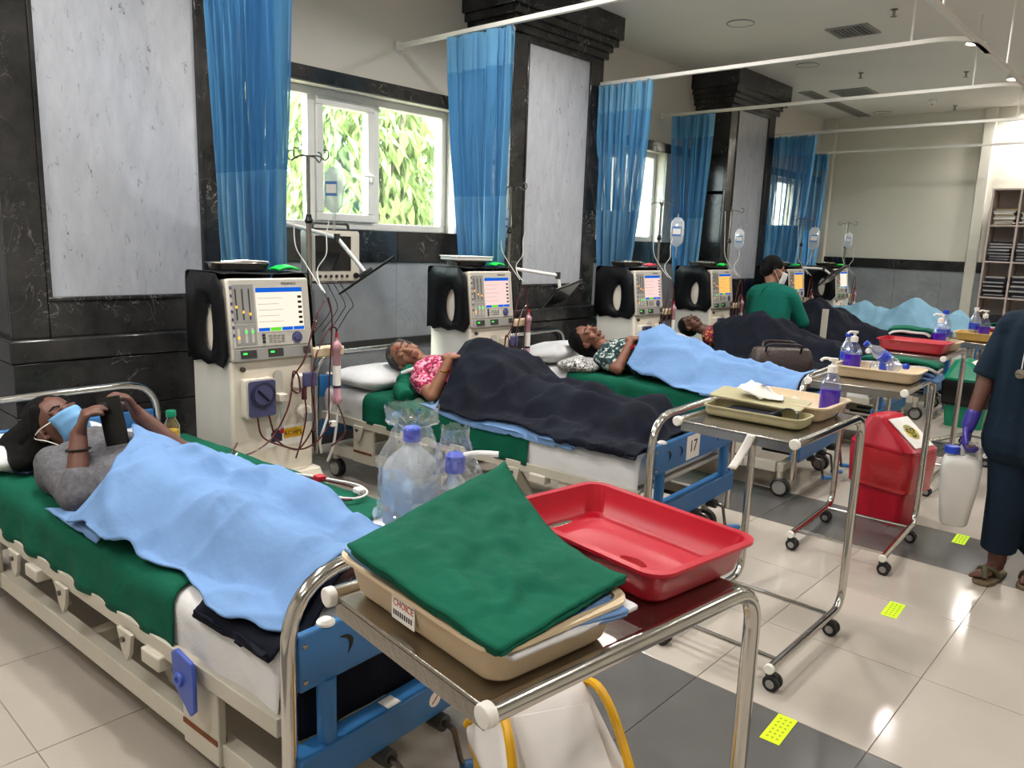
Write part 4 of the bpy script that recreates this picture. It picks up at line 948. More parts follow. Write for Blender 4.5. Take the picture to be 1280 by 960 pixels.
# face mask: shell over nose and mouth with ear loops
def fmask(u, v):
    a = (u-.5)*2; b = v; x = .060*a*(1-.12*b); z = .004-.112*b+.004*abs(a); y = .128-.060*a*a-.018*(b-.3)**2*4-.02*max(0, b-.75)*4
    return tuple(M1@V((x, y+.002*math.sin(b*22), z)))
mk = thing('face_mask', 'pale blue surgical mask worn by the near patient', 'mask', tuple(M1@V((0, .1, -.04))))
G().grid(fmask, 14, 14).obj('pleated_panel', 'mask_blue', mk, world=True, thick=.002, smooth=80)
for s in (-1, 1): G().tube(spline([fmask(.5+s*.5, .1), tuple(M1@V((s*.080, .03, .0))), tuple(M1@V((s*.086, -.02, -.005))), tuple(M1@V((s*.080, .02, -.045))), fmask(.5+s*.5, .9)], 4), .0022, 5).obj('ear_loop', 'white_plastic', mk, world=True)
# sleeve and top
g = G(); W1 = lambda x, y, z: bw(0, x, y, z)
garment('knit_top', 'grey_knit', p1, caps1, [(W1(-1.60, -.33, .70), W1(-1.30, -.375, .655), .054, .046), (W1(-1.30, -.375, .655), W1(-1.325, -.36, .705), .045, .041), (W1(-1.60, .02, .69), W1(-1.34, .04, .70), .054, .046), (W1(-1.68, -.18, .72), W1(-1.62, -.18, .72), .05, .08)])
G().tube([M1@V((0, 0, 0))+V((0, 0, 0))]*2 if False else [bw(0, -1.366, -.337, .80)+V((math.cos(a)*.038, math.sin(a)*.038, .006*math.cos(a))) for a in [k*math.pi/8 for k in range(16)]], .0035, 6, closed=True).obj('hair_band', 'black', p1, world=True)
D1 = Drape(0, caps1, .02, 1.15)
bk1 = blanket(0, 'light blue sheet covering the near patient from chest to feet', 'blue_cloth', D1, [(0, -1.17), (.2, -1.17), (.35, -1.22), (.55, -1.42), (.8, -1.62), (1, -1.66)], [(0, -.10), (1, -.09)],
    [(-1.45, -.475), (-1.12, -.475), (-.92, -.475), (-.78, -.43), (-.61, -.40), (-.47, -.43), (-.30, -.46), (-.17, -.43), (0, -.37)], [(-1.7, .24), (-1.5, .19), (-1.1, .18), (-.6, .16), (-.3, .20), (0, .30)], 4, .019, .026, 130, 90)
blanket(0, 'navy blanket poking out below the light blue sheet at near bed foot', 'navy_cloth', D1, [(0, -.36), (.2, -.42), (1, -.42)], [(0, -.075), (1, -.075)], [(-.5, -.50), (-.3, -.58), (-.15, -.60), (0, -.57)], [(-.5, -.28), (-.2, -.2), (0, .56)], 9, .006, .014, 30, 60, lift=-.02)
pillow(0, -2.0, -.30, MZ+.03, .34, .2, .07, 'navy_print', 'dark blue striped cloth bundled under the masked patient head', 20, 0, 3, 'folded_shawl', 'cloth')
# phone in a black flip case
pc = bw(0, -1.345, -.225, .885)
ph = thing('mobile_phone', 'black phone in a flip case held by the masked patient', 'phone', tuple(pc)); Mp = hframe((0, 0, 0), TW3((-.22, -.05, .97)), TW3((-.55, .8, -.1)))
G().rbox([(.082, .012, .005, -.085), (.084, .013, .005, -.08), (.084, .013, .005, .08), (.082, .012, .005, .085)], Mp, 3).obj('case', 'black', ph); G().box(-.037, .037, .0062, .007, -.077, .077, Mp).obj('screen', 'black_gloss', ph); G().rbox([(.03, .004, .002, .045, -.02, -.007), (.03, .004, .002, .07, -.02, -.007)], Mp, 3).obj('camera_bump', 'dark_grey', ph)
# ---- patient on bed 17
pattern('pink_print', ['a51d4c', 'd35b7d', '7c1238', 'e7a3b4'], 60); pattern('leaf_print', ['15262b', '1e4c4e', '0f1b20', 'a8b0a8'], 55); pattern('maroon_print', ['6b1228', '9c2342', '3a0a18', 'c78a3a'], 60); pattern('black_white_print', ['1a1a1c', 'c9c6c0', '2a2a2c', 'd8d5d0'], 22, 'noise')
mat('gold', 'b8862c', .25, 1.); mat('bindi', '9c1420', .5)
pillow(1, -2.14, -.14, MZ+.07, .40, .60, .15, 'white_cloth', 'white pillow under the grey-haired patient', seed=2)
p2, caps2, M2 = lying(1, 'person', 'grey-haired woman lying on bed 17 under a navy blanket', -1.97, -.10, .80, (-.82, -.42, .30), (.32, -.72, .55), 'skin_tan', 'hair_grey',
    [dict(p=((-1.70, -.24, .70), (-1.51, -.33, .645), (-1.475, -.22, .865)), d=(.70, .62, .12), n=(-.25, -.2, .95), s=(-.6, .5, .3), curl=(12, 15, 10)), dict(p=((-1.70, .18, .70), (-1.42, .27, .70), (-1.35, .06, .90)), d=(.25, -.9, .0), n=(.1, .1, .95), s=(-.9, -.2, .2), curl=(10, 12, 8))], girth=1.25, brow='hair_grey', k=1.15)
G().ell((0, .0785, .045), (.008, .004, .008), M=M2).obj('bindi', 'bindi', p2, world=True)
G().tube([bw(1, -1.485, -.255, .795)+V((math.cos(a)*.037, math.sin(a)*.037, .008*math.sin(a))) for a in [k*math.pi/10 for k in range(20)]], .004, 6, closed=True).obj('bangle', 'gold', p2, world=True)
g = G(); W2 = lambda x, y, z: bw(1, x, y, z)
garment('blouse', 'pink_print', p2, caps2, [(W2(-1.70, -.24, .70), W2(-1.61, -.28, .68), .054, .050), (W2(-1.70, .18, .70), W2(-1.58, .22, .70), .054, .050)])
cl = thing('green_wrap', 'green cloth tucked round the shoulder of the bed 17 patient', 'cloth', tuple(bw(1, -1.80, -.26, MZ)))
g = G()
for q, (x, y, z, r) in enumerate(((-1.85, -.19, .735, .040), (-1.82, -.24, .715, .048), (-1.79, -.29, .685, .052), (-1.76, -.32, .660, .050), (-1.73, -.35, .645, .046))):
    p = bw(1, x, y, z); g.ell(p, (r*1.1, r*.85, r), 12, 8); g.cap(p+V((.02, 0, .02)), p+V((-.03, -.01, -.03)), r*.5, r*.45)
body_obj('fold', g, .007, 'green_linen', cl, smooth=1)
G().tube(spline([bw(1, -1.78, -.335, .655), bw(1, -1.71, -.375, .632), bw(1, -1.67, -.39, .622), bw(1, -1.655, -.395, .618)], 4), [.040, .046, .050, .052, .053, .053, .053, .052, .051, .05, .046, .034, .016], 14).obj('rolled_end', 'green_linen', cl, world=True, smooth=80)
G().tube(spline([bw(1, -1.80, -.30, .735), bw(1, -1.72, -.25, .775), bw(1, -1.66, -.18, .80)], 4), .012, 8).obj('white_tape', 'white_cloth', cl, world=True)
D2 = Drape(1, caps2+[(bw(1, -1.36, .06, .84), bw(1, -1.3, .0, .84), .05, .05)], .02, 1.2)
blanket(1, 'blue sheet edge peeping out from under the navy blanket on bed 17', 'blue_cloth', D2, [(0, -1.53), (.2, -1.42), (1, -1.42)], [(0, -.42), (1, -.3)], [(-1.6, -.40), (-1.45, -.43), (-1.0, -.50), (-.7, -.56), (-.42, -.56)], [(-1.5, -.1), (-.4, -.1)], 12, .004, .016, 60, 30, lift=-.03)
blanket(1, 'navy blanket over the grey-haired patient on bed 17', 'navy_cloth', D2, [(0, -1.36), (.12, -1.40), (.3, -1.47), (.6, -1.46), (1, -1.4)], [(0, -.06), (1, -.06)], [(-1.5, -.40), (-1.3, -.475), (-1.1, -.47), (-.9, -.44), (-.6, -.46), (-.42, -.55), (-.3, -.60), (0, -.66)], [(-1.5, .48), (-.5, .50), (0, .66)], 15, .024, .030, 120, 80)
# ---- third patient
pillow(2, -2.15, -.12, MZ+.08, .46, .66, .17, 'white_cloth', 'large white pillow beneath the dark-haired woman', 10, -8, 4)
pillow(2, -1.72, -.30, MZ+.05, .34, .32, .12, 'black_white_print', 'black and white printed cushion by the third patient shoulder', 15, 0, 6, 'printed_cushion', 'cushion')
def hr3(h, M): h.ell((0, -.05, -.01), (.088, .08, .10), M=M); h.cap((-.04, -.06, -.03), (-.06, -.05, -.20), .055, .03, M=M); h.cap((.03, -.07, -.03), (.05, -.07, -.16), .05, .03, M=M)
p3, caps3, M3 = lying(2, 'person', 'dark-haired woman asleep on the third bed with red bangles', -1.80, -.12, .815, (-.80, -.45, .32), (.50, -.30, .80), 'skin', 'hair',
    [dict(p=((-1.55, -.28, .70), (-1.36, -.36, .655), (-1.34, -.22, .865)), d=(.75, .6, .15), n=(-.2, -.3, .92), s=(-.6, .5, .3), curl=(14, 16, 10)), dict(p=((-1.55, .16, .70), (-1.28, .24, .70), (-1.22, .03, .90)), d=(.2, -.9, .0), n=(.1, .1, .95), s=(-.9, -.2, .2), curl=(10, 12, 8))], girth=1.2, hair=hr3, lips='lip_dark', k=1.15)
g = G(); W3 = lambda x, y, z: bw(2, x, y, z)
garment('blouse', 'leaf_print', p3, caps3, [(W3(-1.55, -.28, .70), W3(-1.44, -.325, .68), .054, .05), (W3(-1.55, .16, .70), W3(-1.42, .2, .7), .054, .05)])
for k in range(3): G().tube([bw(2, -1.342, -.24, .825-.011*k)+V((math.cos(a)*.036, math.sin(a)*.036, .006*math.sin(a))) for a in [q*math.pi/10 for q in range(20)]], .0042, 6, closed=True).obj('bangle', 'red_plastic', p3, world=True)
D3 = Drape(2, caps3+[(bw(2, -1.24, .03, .84), bw(2, -1.15, .0, .84), .05, .05)], .02, 1.15)
blanket(2, 'blue sheet over the dark-haired woman on the third bed', 'blue_cloth', D3, [(0, -1.28), (.15, -1.27), (.35, -1.36), (.7, -1.36), (1, -1.3)], [(0, -.07), (1, -.07)], [(-1.4, -.34), (-1.1, -.42), (-.6, -.50), (0, -.56)], [(-1.4, .44), (0, .56)], 21, .020, .028, 100, 70)
# ---- fourth patient
pillow(3, -2.10, -.05, MZ+.07, .42, .6, .15, 'white_cloth', 'white pillow under the patient in maroon', seed=8)
p4, caps4, M4 = lying(3, 'person', 'patient in maroon print lying on the bed behind the handbag', -1.80, -.04, .82, (-.93, -.05, .28), (.32, -.35, .88), 'skin_dark', 'hair', [], girth=1.35, lips='lip_dark')
g = G(); W4 = lambda x, y, z: bw(3, x, y, z)
garment('blouse', 'maroon_print', p4, caps4, [])
pillow(3, -1.98, -.22, MZ+.10, .24, .14, .07, mat('mustard', '8a8328', .9, var=.3, scale=30) and 'mustard', 'mustard cloth beside the head of the patient in maroon', 0, 0, 5, 'mustard_cloth', 'cloth')
D4 = Drape(3, caps4, .02, 1.15)
blanket(3, 'navy blanket over the patient in maroon, behind the brown handbag', 'navy_cloth', D4, [(0, -1.40), (.3, -1.52), (.7, -1.5), (1, -1.4)], [(0, -.07), (1, -.07)], [(-1.5, -.40), (-1.0, -.46), (-.6, -.5), (0, -.58)], [(-1.5, .48), (0, .58)], 27, .024, .028, 90, 60)
# ---- fifth patient, mostly hidden behind the attendant
pillow(4, -2.12, -.05, MZ+.07, .42, .6, .15, 'white_cloth', 'white pillow on the bed beside the attendant', seed=9)
p5, caps5, M5 = lying(4, 'person', 'patient under a navy blanket on the bed beside the attendant', -1.85, -.05, .81, (-.93, -.05, .28), (.3, .3, .9), 'skin_dark', 'hair', [], girth=1.5)
blanket(4, 'navy blanket over the patient just right of the attendant', 'navy_cloth', Drape(4, caps5, .025, 1.1), [(0, -1.45), (.4, -1.6), (1, -1.5)], [(0, -.07), (1, -.07)], [(-1.5, -.44), (0, -.6)], [(-1.5, .48), (0, .58)], 33, .022, .028, 70, 50)
# ---- sixth patient, knees drawn up under the pale sheet
pillow(5, -2.12, -.05, MZ+.07, .42, .6, .15, 'white_cloth', 'white pillow on the farthest bed', seed=10)
p6, caps6, M6 = lying(5, 'person', 'patient with raised knees on the farthest bed under a pale blue sheet', -1.90, -.05, .80, (-.93, -.05, .28), (.3, .2, .9), 'skin_dark', 'hair', [], girth=1.2, knees=.42, feet=.10)
blanket(5, 'pale blue sheet tented over raised knees on the farthest bed', 'pale_blue_cloth', Drape(5, caps6, .025, .85), [(0, -1.68), (1, -1.7)], [(0, -.07), (1, -.1)], [(-1.7, -.44), (-.8, -.54), (0, -.58)], [(-1.7, .46), (0, .56)], 39, .016, .028, 90, 60)

# the navy blanket of the near bed also hangs down behind the foot panel
t = thing('blanket_tail', 'navy blanket tail hanging behind the near bed foot panel', 'blanket', tuple(bw(0, -.045, .0, .60)), TH)
slab_ = G().grid(lambda u, v: (.004*math.sin(u*30)+.006*nz(u*8, v*3, 2), -.41+.80*u, .01-.26*v-.03*nz(u*5, 1.5, 4)), 40, 10).obj('hanging_fold', 'navy_cloth', t, smooth=80, thick=.006, toff=0)

def corner_(u, v):
    p = (V((-1.40, -.44, 0))*(1-u)+V((-.98, -.455, 0))*u)*(1-v)+(V((-1.22, -.38, 0))*(1-u)+V((-.98, -.35, 0))*u)*v
    q = bw(0, p.x, p.y, MZ+.018+.030*math.sin(math.pi*min(1, v*1.0))*(.4+.6*u)+.012*max(0, nz(u*6, v*3, 5))); return tuple(q-bk1.location)
G().grid(corner_, 24, 10).obj('turned_corner', 'blue_cloth', bk1, smooth=80, thick=.005, toff=1)
# ---------------------------------------------------------------- trays, linen, bottles
def tray(name, m, loc, rz, w, d, h, lab, cat='tray', rim=.012, th=.004, tap=.03, group='plastic trays on the carts', parent=None, rot=None):
    g = G(); r = .035
    g.rbox([(w-tap-.05, d-tap-.05, r, 0), (w-tap-.015, d-tap-.015, r, .003), (w-tap, d-tap, r, .012), (w-.004, d-.004, r, h-.008), (w+2*rim, d+2*rim, r+rim, h-.006), (w+2*rim, d+2*rim, r+rim, h), (w-2*th, d-2*th, r, h), (w-tap-2*th, d-tap-2*th, r, .014), (w-tap-.04, d-tap-.04, r, .006)], n=5)
    return g.obj(name, m, parent, tuple(loc), rot or (0, 0, R(rz)), smooth=50, label=lab, cat=cat, group=group)
def slab(fn, nu, nv, th, name, m, parent, **k): return G().grid(fn, nu, nv).obj(name, m, parent, smooth=80, thick=th, toff=1, **k)
r0 = CK[0][2]
tb = tray('instrument_tray', 'beige_plastic', cw(0, -.006, -.168), r0, .435, .28, .078, 'beige tray under the folded green linen on the nearest cart')
st = G().box(-.055, .012, -.1352, -.1342, .016, .068).obj('sticker', 'white_plastic', tb)
text('CHOICE', .017, 'sticker_word', mat('print_red', 'c0452f', .6) and 'print_red', st, (-.021, -.1355, .046), (R(90), 0, 0), ext=.0003, sx=.95)
G().prism([(-.05, .061), (-.035, .061), (-.035, .066), (-.05, .066)], .1354, .1358, Matrix(((1, 0, 0, 0), (0, 0, -1, 0), (0, 1, 0, 0), (0, 0, 0, 1)))).obj('sticker_mark', 'print_red', st)
for k in range(9): G().box(-.050+k*.0064, -.050+k*.0064+.0035, -.1357, -.1352, .024, .033).obj('barcode_bar', 'black', st)
rtray = tray('instrument_tray', 'red_plastic', cw(0, -.03, .235), r0-1, .44, .30, .075, 'empty red tray on the nearest cart')
G().loft([[(.05+.030*math.cos(a)*(1+.3*math.sin(3*a)), -.02+.022*math.sin(a), z) for a in [k*math.pi/9 for k in range(18)]] for z in (.0062, .0072)]).obj('wet_stain', mat('red_wet', '8a0512', .08) and 'red_wet', rtray)
def patch(A, B, C_, D, th, lab, m, seed, sag=0., amp=.006, layers=1, nm='folded_linen', grp='folded linen piles on the carts'):
    """folded cloth between four corners (cart-local), several layers"""
    A, B, C_, D = [V(q) for q in (A, B, C_, D)]; base = cw(0, *(((A+B+C_+D)/4).xy), 0.95)
    t = thing(nm, lab, 'linen', tuple(base), r0, grp); loc0 = ((A+B+C_+D)/4); loc0.z = .95
    for l in range(layers):
        def f(u, v):
            p = (A*(1-u)+B*u)*(1-v)+(D*(1-u)+C_*u)*v
            e = 1-.018*l; c = (A+B+C_+D)/4; p = V((c.x+(p.x-c.x)*e+.004*l*math.sin(l*2.), c.y+(p.y-c.y)*e, p.z))
            p.z -= th*l+sag*math.sin(math.pi*min(1, u*1.0))*(v**2.2)
            ed = min(u, 1-u, v, 1-v); am0 = amp; amp_ = amp*min(1, .25+ed*5)
            p.z += amp_*.8*nz(u*5+v*2, v*4-u, seed)+amp_*.5*max(0, 1-abs(nz(u*6-v*5, v*5+u*3, seed+9))*3.5)**2+amp_*.9*max(0, 1-abs(nz(u*3+v*2.5, v*3-u*2, seed+4))*3)
            p.x += .003*nz(v*3, l+seed, 1); p.y += .003*nz(u*3, l+seed, 2)
            if ed < .03: p.z -= th*.3
            q = p-loc0; return (q.x, q.y, q.z)
        slab(f, 44, 40, th*.8, 'layer', m, t)
    return t
patch((-.135, -.345, 1.032), (.232, -.318, .994), (.19, -.005, 1.006), (-.23, .08, 1.085), .007, 'folded green linen on the beige tray of the nearest cart', 'green_linen', 3, .05, .013, 3)
patch((-.20, -.315, .998), (.20, -.30, .976), (.235, -.05, .976), (-.16, .02, .995), .006, 'folded blue linen under the green one on the nearest cart', 'blue_cloth', 8, .0, .004, 2)
patch((.05, -.29, .972), (.222, -.282, .968), (.228, -.02, .970), (.05, .0, .972), .009, 'white folded cloth peeping out under the green linen', 'white_cloth', 12, 0, .004, 1)
# fluid jug in clear film on the near bed
t = thing('fluid_jug', 'translucent jug with blue cap wrapped in clear film on the near bed', 'jug', tuple(bw(0, -.40, .30, MZ+.03)), 10)
G().rbox([(.15, .13, .03, 0), (.165, .145, .035, .01), (.165, .145, .035, .19), (.14, .12, .04, .225), (.06, .06, .029, .265), (.045, .045, .022, .275), (.045, .045, .022, .30)], n=5).obj('bottle', mat('jug_milky', 'cdd6dc', .25, trans=.5, var=.02) and 'jug_milky', t, smooth=60)
G().lathe([(0, .285), (.030, .285), (.030, .325), (.026, .33), (0, .33)], 20).obj('cap', mat('cap_blue', '1f3fb8', .35) and 'cap_blue', t)
G().rbox([(.145, .125, .03, .012), (.158, .138, .033, .02), (.158, .138, .033, .13)], n=5).obj('fluid', mat('fluid', 'b6c4cf', .1, trans=.6) and 'fluid', t, smooth=60)
def film(fn_r, h, seed, m=18, k=16):
    def f(u, v):
        a = 2*math.pi*u; r = fn_r(v); n = nz(math.cos(a)*2.2, math.sin(a)*2.2, v*5+seed); n2 = nz(math.cos(a)*5, math.sin(a)*5, v*11+seed)
        return (math.cos(a)*r*(1+.16*n+.12*n2), math.sin(a)*r*(1+.16*n+.12*n2), h*v+.02*n2)
    return G().grid(f, m*2, k*2)
film(lambda v: .108 if v < .55 else .105-.05*math.sin((v-.55)/.45*math.pi*.6)+(.03 if v > .85 else 0), .40, 2).obj('film_wrap', 'clear_film', t, smooth=20)
t = thing('wrapped_bottle', 'small blue-capped bottle in crumpled film beside the jug', 'bottle', tuple(bw(0, -.30, .40, MZ+.03)), 0)
G().rbox([(.08, .08, .03, 0), (.085, .085, .03, .12), (.04, .04, .019, .17), (.04, .04, .019, .19)], n=4).obj('bottle', 'jug_milky', t, smooth=60); G().lathe([(0, .18), (.034, .18), (.034, .235), (.02, .245), (0, .245)], 16).obj('cap', 'cap_blue', t); G().tube(spline([(.02, .02, .235), (.06, .05, .245), (.11, .09, .245)]), .010, 8).obj('spout', 'white_plastic', t)
film(lambda v: .075+.03*math.sin(v*5), .33, 6).obj('film_wrap', 'clear_film', t, smooth=20)
# items on the second cart
def cloc(i, x, y, z=CT+.002): return tuple(cw(i, x, y, z))
tray('instrument_tray', 'beige_plastic', cloc(1, -.02, .155), 0, .41, .29, .062, 'beige tray with sanitizer bottle on the cart before bed 17')
ot = tray('instrument_tray', 'olive_plastic', cloc(1, -.02, -.10), 2, .385, .15, .042, 'shallow olive tray at the near edge of the cart before bed 17', rim=.004, tap=.006)
G().tube(spline([(.05, -.02, .03), (.10, .03, .055), (.15, 0, .05), (.16, -.03, .02)], 4), .004, 6).obj('cable_loop', 'black', ot); G().box(-.12, .08, -.05, .05, .008, .034).obj('dark_case', 'navy_cloth', ot, bevel=.008)
G().rbox([(.36, .15, .012, 0), (.36, .15, .012, .006)], n=3).obj('tray_lid', 'olive_plastic', None, cloc(1, -.06, .00, .972), (R(6), R(2), R(4)), label='olive tray lid lying tilted across two trays', cat='lid')
def pouch(loc, rz, lab, seed, L=.17, W=.11):
    def f(u, v): 
        a = u-.5; return (L*a, W*(v-.5)*(1-.35*abs(a)*2*(1 if a < 0 else .3)), .045*math.sin(math.pi*v)*math.sin(math.pi*min(1, u*1.1))*(1+.4*nz(u*6, v*6, seed))+.03*max(0, -a)*2+.01*nz(u*9, v*9, seed))
    t = thing('paper_pouch', lab, 'pouch', loc, rz); G().grid(f, 20, 16).obj('sheet', 'white_plastic', t, smooth=70, thick=.002); G().box(.0, .045, -.02, -.012, .047, .049).obj('blue_print', 'cap_blue', t)
pouch(cloc(1, -.06, .01, .984), 20, 'crumpled white pouch on the tray lid', 3)
pouch(cloc(1, .04, .12, .925), -20, 'white swabs lying inside the beige tray before bed 17', 5, .12, .08)
clear('bottle_clear', (.96, .97, 1), .05, .90, .05); mat('sanitizer', '3c0aa6', .08, coat=.8, var=.08)
def sanitizer(loc, rz, lab, k=1.):
    t = thing('sanitizer_bottle', lab, 'bottle', loc, rz, 'purple hand sanitizer pump bottles')
    G().rbox([(.068*k, .068*k, .020*k, .0925*k), (.068*k, .068*k, .020*k, .105*k), (.05*k, .05*k, .022*k, .135*k), (.028*k, .028*k, .0135*k, .148*k), (.028*k, .028*k, .0135*k, .152*k)], n=4).obj('bottle', 'bottle_clear', t, smooth=60)
    G().rbox([(.060*k, .060*k, .018*k, 0), (.068*k, .068*k, .020*k, .006), (.068*k, .068*k, .020*k, .0915*k)], n=4).obj('liquid', 'sanitizer', t, smooth=60)
    G().lathe([(0, .15*k), (.017*k, .15*k), (.017*k, .172*k), (.010*k, .176*k), (.006*k, .18*k), (.006*k, .192*k), (0, .192*k)], 16).obj('collar', 'white_plastic', t); G().rbox([(.03*k, .02*k, .008*k, .190*k), (.03*k, .02*k, .008*k, .200*k)], n=3).tube(spline([(-.005*k, 0, .196*k), (-.03*k, 0, .197*k), (-.042*k, 0, .188*k)], 4), .005*k, 8).obj('pump_head', 'white_plastic', t)
    return t
sanitizer(cloc(1, .13, .22, CT+.006), 20, 'purple sanitizer bottle in the beige tray before bed 17', 1.12)
ps = thing('paper_strip', 'white paper strip taped to the near edge of the second cart', 'paper', cloc(1, .075, -.335, CT))
slab(lambda u, v: (-.016+.032*u-.05*v, -.006-.03*v+.01*math.sin(v*3), .004-.13*v), 3, 12, .001, 'strip', 'white_plastic', ps)
# third cart
tray('instrument_tray', 'beige_plastic', cloc(2, .025, .0), 3, .40, .25, .062, 'beige tray of bottles on the cart above the red bin')
sanitizer(cloc(2, -.12, .03, CT+.008), 60, 'purple sanitizer bottle in the tray above the red bin', 1.12)
def water(loc, rot, lab, seed, capc='cap_blue', k=1.):
    t = thing('water_bottle', lab, 'bottle', loc, 0); t.rotation_euler = rot
    pr = [(0, 0), (.026, 0), (.032, .01)]+[(.032+.0018*math.sin(q*2.1), .015+.0075*q) for q in range(14)]+[(.030, .13), (.013, .165), (.012, .185), (0, .185)]
    G().lathe([(a*k, b*k) for a, b in pr], 18).obj('bottle', 'clear_plastic', t, smooth=50); G().lathe([(0, .18*k), (.015*k, .18*k), (.015*k, .2*k), (0, .2*k)], 14).obj('cap', capc, t); G().lathe([(.0325*k, .06*k), (.0333*k, .06*k), (.0333*k, .1*k), (.0325*k, .1*k)], 18).obj('label', 'cap_blue', t)
water(cloc(2, -.17, .10, CT+.012), (0, 0, 0), 'clear crumpled water bottle left of the sanitizer above the red bin', 1)
water(cloc(2, -.02, .05, CT+.05), (R(80), R(10), R(70)), 'clear water bottle lying in the tray above the red bin', 2)
water(cloc(2, .10, .03, CT+.07), (R(55), R(0), R(-60)), 'clear water bottle leaning at the right of that tray', 3)
def pile(i, x, y, z, lab, cols, w=.36, d=.20, rz=0, seed=0, hgt=.016):
    for n, (m, nm) in enumerate(cols):
        def f(u, v):
            px, py = (u-.5)*w*(1-.05*(n % 2)), (v-.5)*d*(1-.04*n); return (px, py, .010*nz(px*9, py*9, seed+n)+.012*math.sin(u*3.1)*(n/len(cols))-.03*max(0, abs(u-.5)-.42)*6)
        G().grid(f, 18, 12).obj('folded_linen', m, None, cloc(i, x+.01*math.sin(n*2+seed), y, z+n*(hgt+.007)), (0, 0, R(CK[i][2]+rz+3*math.sin(n))), smooth=80, thick=hgt, toff=1, label=nm+' '+lab, cat='linen', group='folded linen piles on the carts')
pile(2, .06, .215, CT+.003, 'in the pile behind the bottles above the red bin', [('blue_cloth', 'lower blue folded cloth'), ('blue_cloth', 'upper blue folded cloth'), ('white_cloth', 'white folded cloth'), ('green_linen', 'top green folded cloth')], .42, .17, 0, 2)
# fourth and fifth carts
tray('instrument_tray', 'red_plastic', cloc(3, .0, -.10), 0, .41, .26, .075, 'red tray on the fourth cart, beyond the bottles')
tray('instrument_tray', 'beige_plastic', cloc(3, .03, .185), 0, .37, .24, .062, 'beige tray behind the red tray on the fourth cart')
sanitizer(cloc(3, .09, .14, CT+.008), 30, 'purple sanitizer bottle behind the red tray of the fourth cart', 1.2)
water(cloc(3, .10, .22, CT+.01), (0, 0, 0), 'clear bottle in film beside the sanitizer of the fourth cart', 5, k=1.3)
pile(3, -.10, .17, CT+.07, 'in the pile left of the fourth cart sanitizer', [('navy_cloth', 'navy folded cloth'), ('white_cloth', 'white folded cloth'), ('green_linen', 'green folded cloth')], .26, .18, 4, 5)
tray('instrument_tray', 'ochre_tray', cloc(4, .0, -.11), 0, .40, .24, .065, 'ochre tray on the far cart beside the walking nurse')
tray('instrument_tray', 'red_plastic', cloc(4, .02, .17), 0, .38, .24, .085, 'small red tray behind the ochre tray on the far cart')
sanitizer(cloc(4, -.03, -.10, CT+.008), 30, 'purple sanitizer bottle on the far cart with ochre tray', 1.15)
water(cloc(4, -.12, -.06, CT+.01), (0, 0, 0), 'clear pump bottle at the left of the far cart', 6, 'cap_white', 1.2)
water(cloc(4, .16, .15, CT+.02), (R(20), 0, 0), 'clear bottle in film at the right of the far cart', 7, k=1.4)
pile(4, .03, .17, CT+.09, 'in the red tray of the far cart', [('white_cloth', 'white folded cloth'), ('green_linen', 'green folded cloth')], .3, .18, 0, 7)
# ---------------------------------------------------------------- bins
def bin_(name, loc, rz, w, d, h, mb, ml, lab, bag=None, hz=False, lidh=.20):
    t = thing(name, lab, 'bin', loc, rz)
    G().rbox([(w*.74, d*.74, .04, .012), (w*.76, d*.76, .04, 0.0), (w*.96, d*.96, .05, h), (w, d, .05, h), (w, d, .05, h+.02), (w*.94, d*.94, .05, h+.02), (w*.72, d*.72, .04, .03)], n=5).obj('body', mb, t, smooth=45)
    G().rbox([(w*1.02, d*1.02, .05, h+.018), (w*1.03, d*1.03, .05, h+.035), (w*.98, d*.98, .05, h+.045), (w*.34, d*.80, .05, h+lidh-.015, -w*.16), (w*.26, d*.74, .05, h+lidh, -w*.16)], n=5).obj('lid', ml, t, smooth=45)
    a = math.atan2(lidh-.045-.015, w*.48); L = w*.48/math.cos(a)
    Mf = Matrix.Translation((w*.25, 0, h+.045+(lidh-.06)/2))@Matrix.Rotation(a, 4, 'Y')
    fl_ = G().box(-L*.50, L*.46, -d*.32, d*.32, .001, .008, Mf).obj('flap', 'white_plastic' if hz else ml, t, bevel=.002)
    if hz:
        Mz = Mf@Matrix.Translation((-.005, 0, .007))@Matrix.Rotation(R(-90), 4, 'Z')
        s = G().lathe([(0, 0), (.055, 0), (.055, .001), (0, .001)], 28, Mz).obj('hazard_disc', mat('hazard_yellow', 'e6d80f', .5) and 'hazard_yellow', fl_)
        g = G().tube([(Mz@V((.012*math.cos(k*math.pi/8), .012*math.sin(k*math.pi/8), .0015))) for k in range(16)], .0018, 5, closed=True)
        for q in range(3):
            b = R(90+120*q); cx, cy = .019*math.cos(b), .019*math.sin(b); arc = [b+math.pi+R(-150+300*k/14)+math.pi for k in range(15)]
            g.tube([Mz@V((cx+.0155*math.cos(z), cy+.0155*math.sin(z), .0015)) for z in arc], [.0008+.0032*math.sin(math.pi*k/14) for k in range(15)], 5)
        g.ell((0, 0, 0), (.003, .003, .001), 8, 4, Mz)
        g.obj('hazard_sign', 'black', s)
        for yy in (.035, -.035): 
            for k in range(6): G().box(-.022+k*.0076, -.0165+k*.0076, yy-.0015, yy+.0015, .0011, .0016, Mz).obj('print_dash', 'slate_dark', s)
    if bag:
        G().rbox([(w*.93, d*.93, .05, h*.48), (w*1.0, d*1.0, .055, h*.55), (w*1.06, d*1.05, .06, h*.95), (w*1.02, d*1.02, .055, h+.012), (w*.99, d*.99, .05, h+.012), (w*.99, d*.99, .05, h*.5)], n=6).obj('bag_cuff', bag, t, smooth=45)
    return t
bin_('biohazard_bin', (-1.28, 4.80, 0), -14, .38, .30, .42, 'red_plastic', 'red_plastic', 'red pedal bin with yellow biohazard label beneath the third cart', 'red_bag', True)
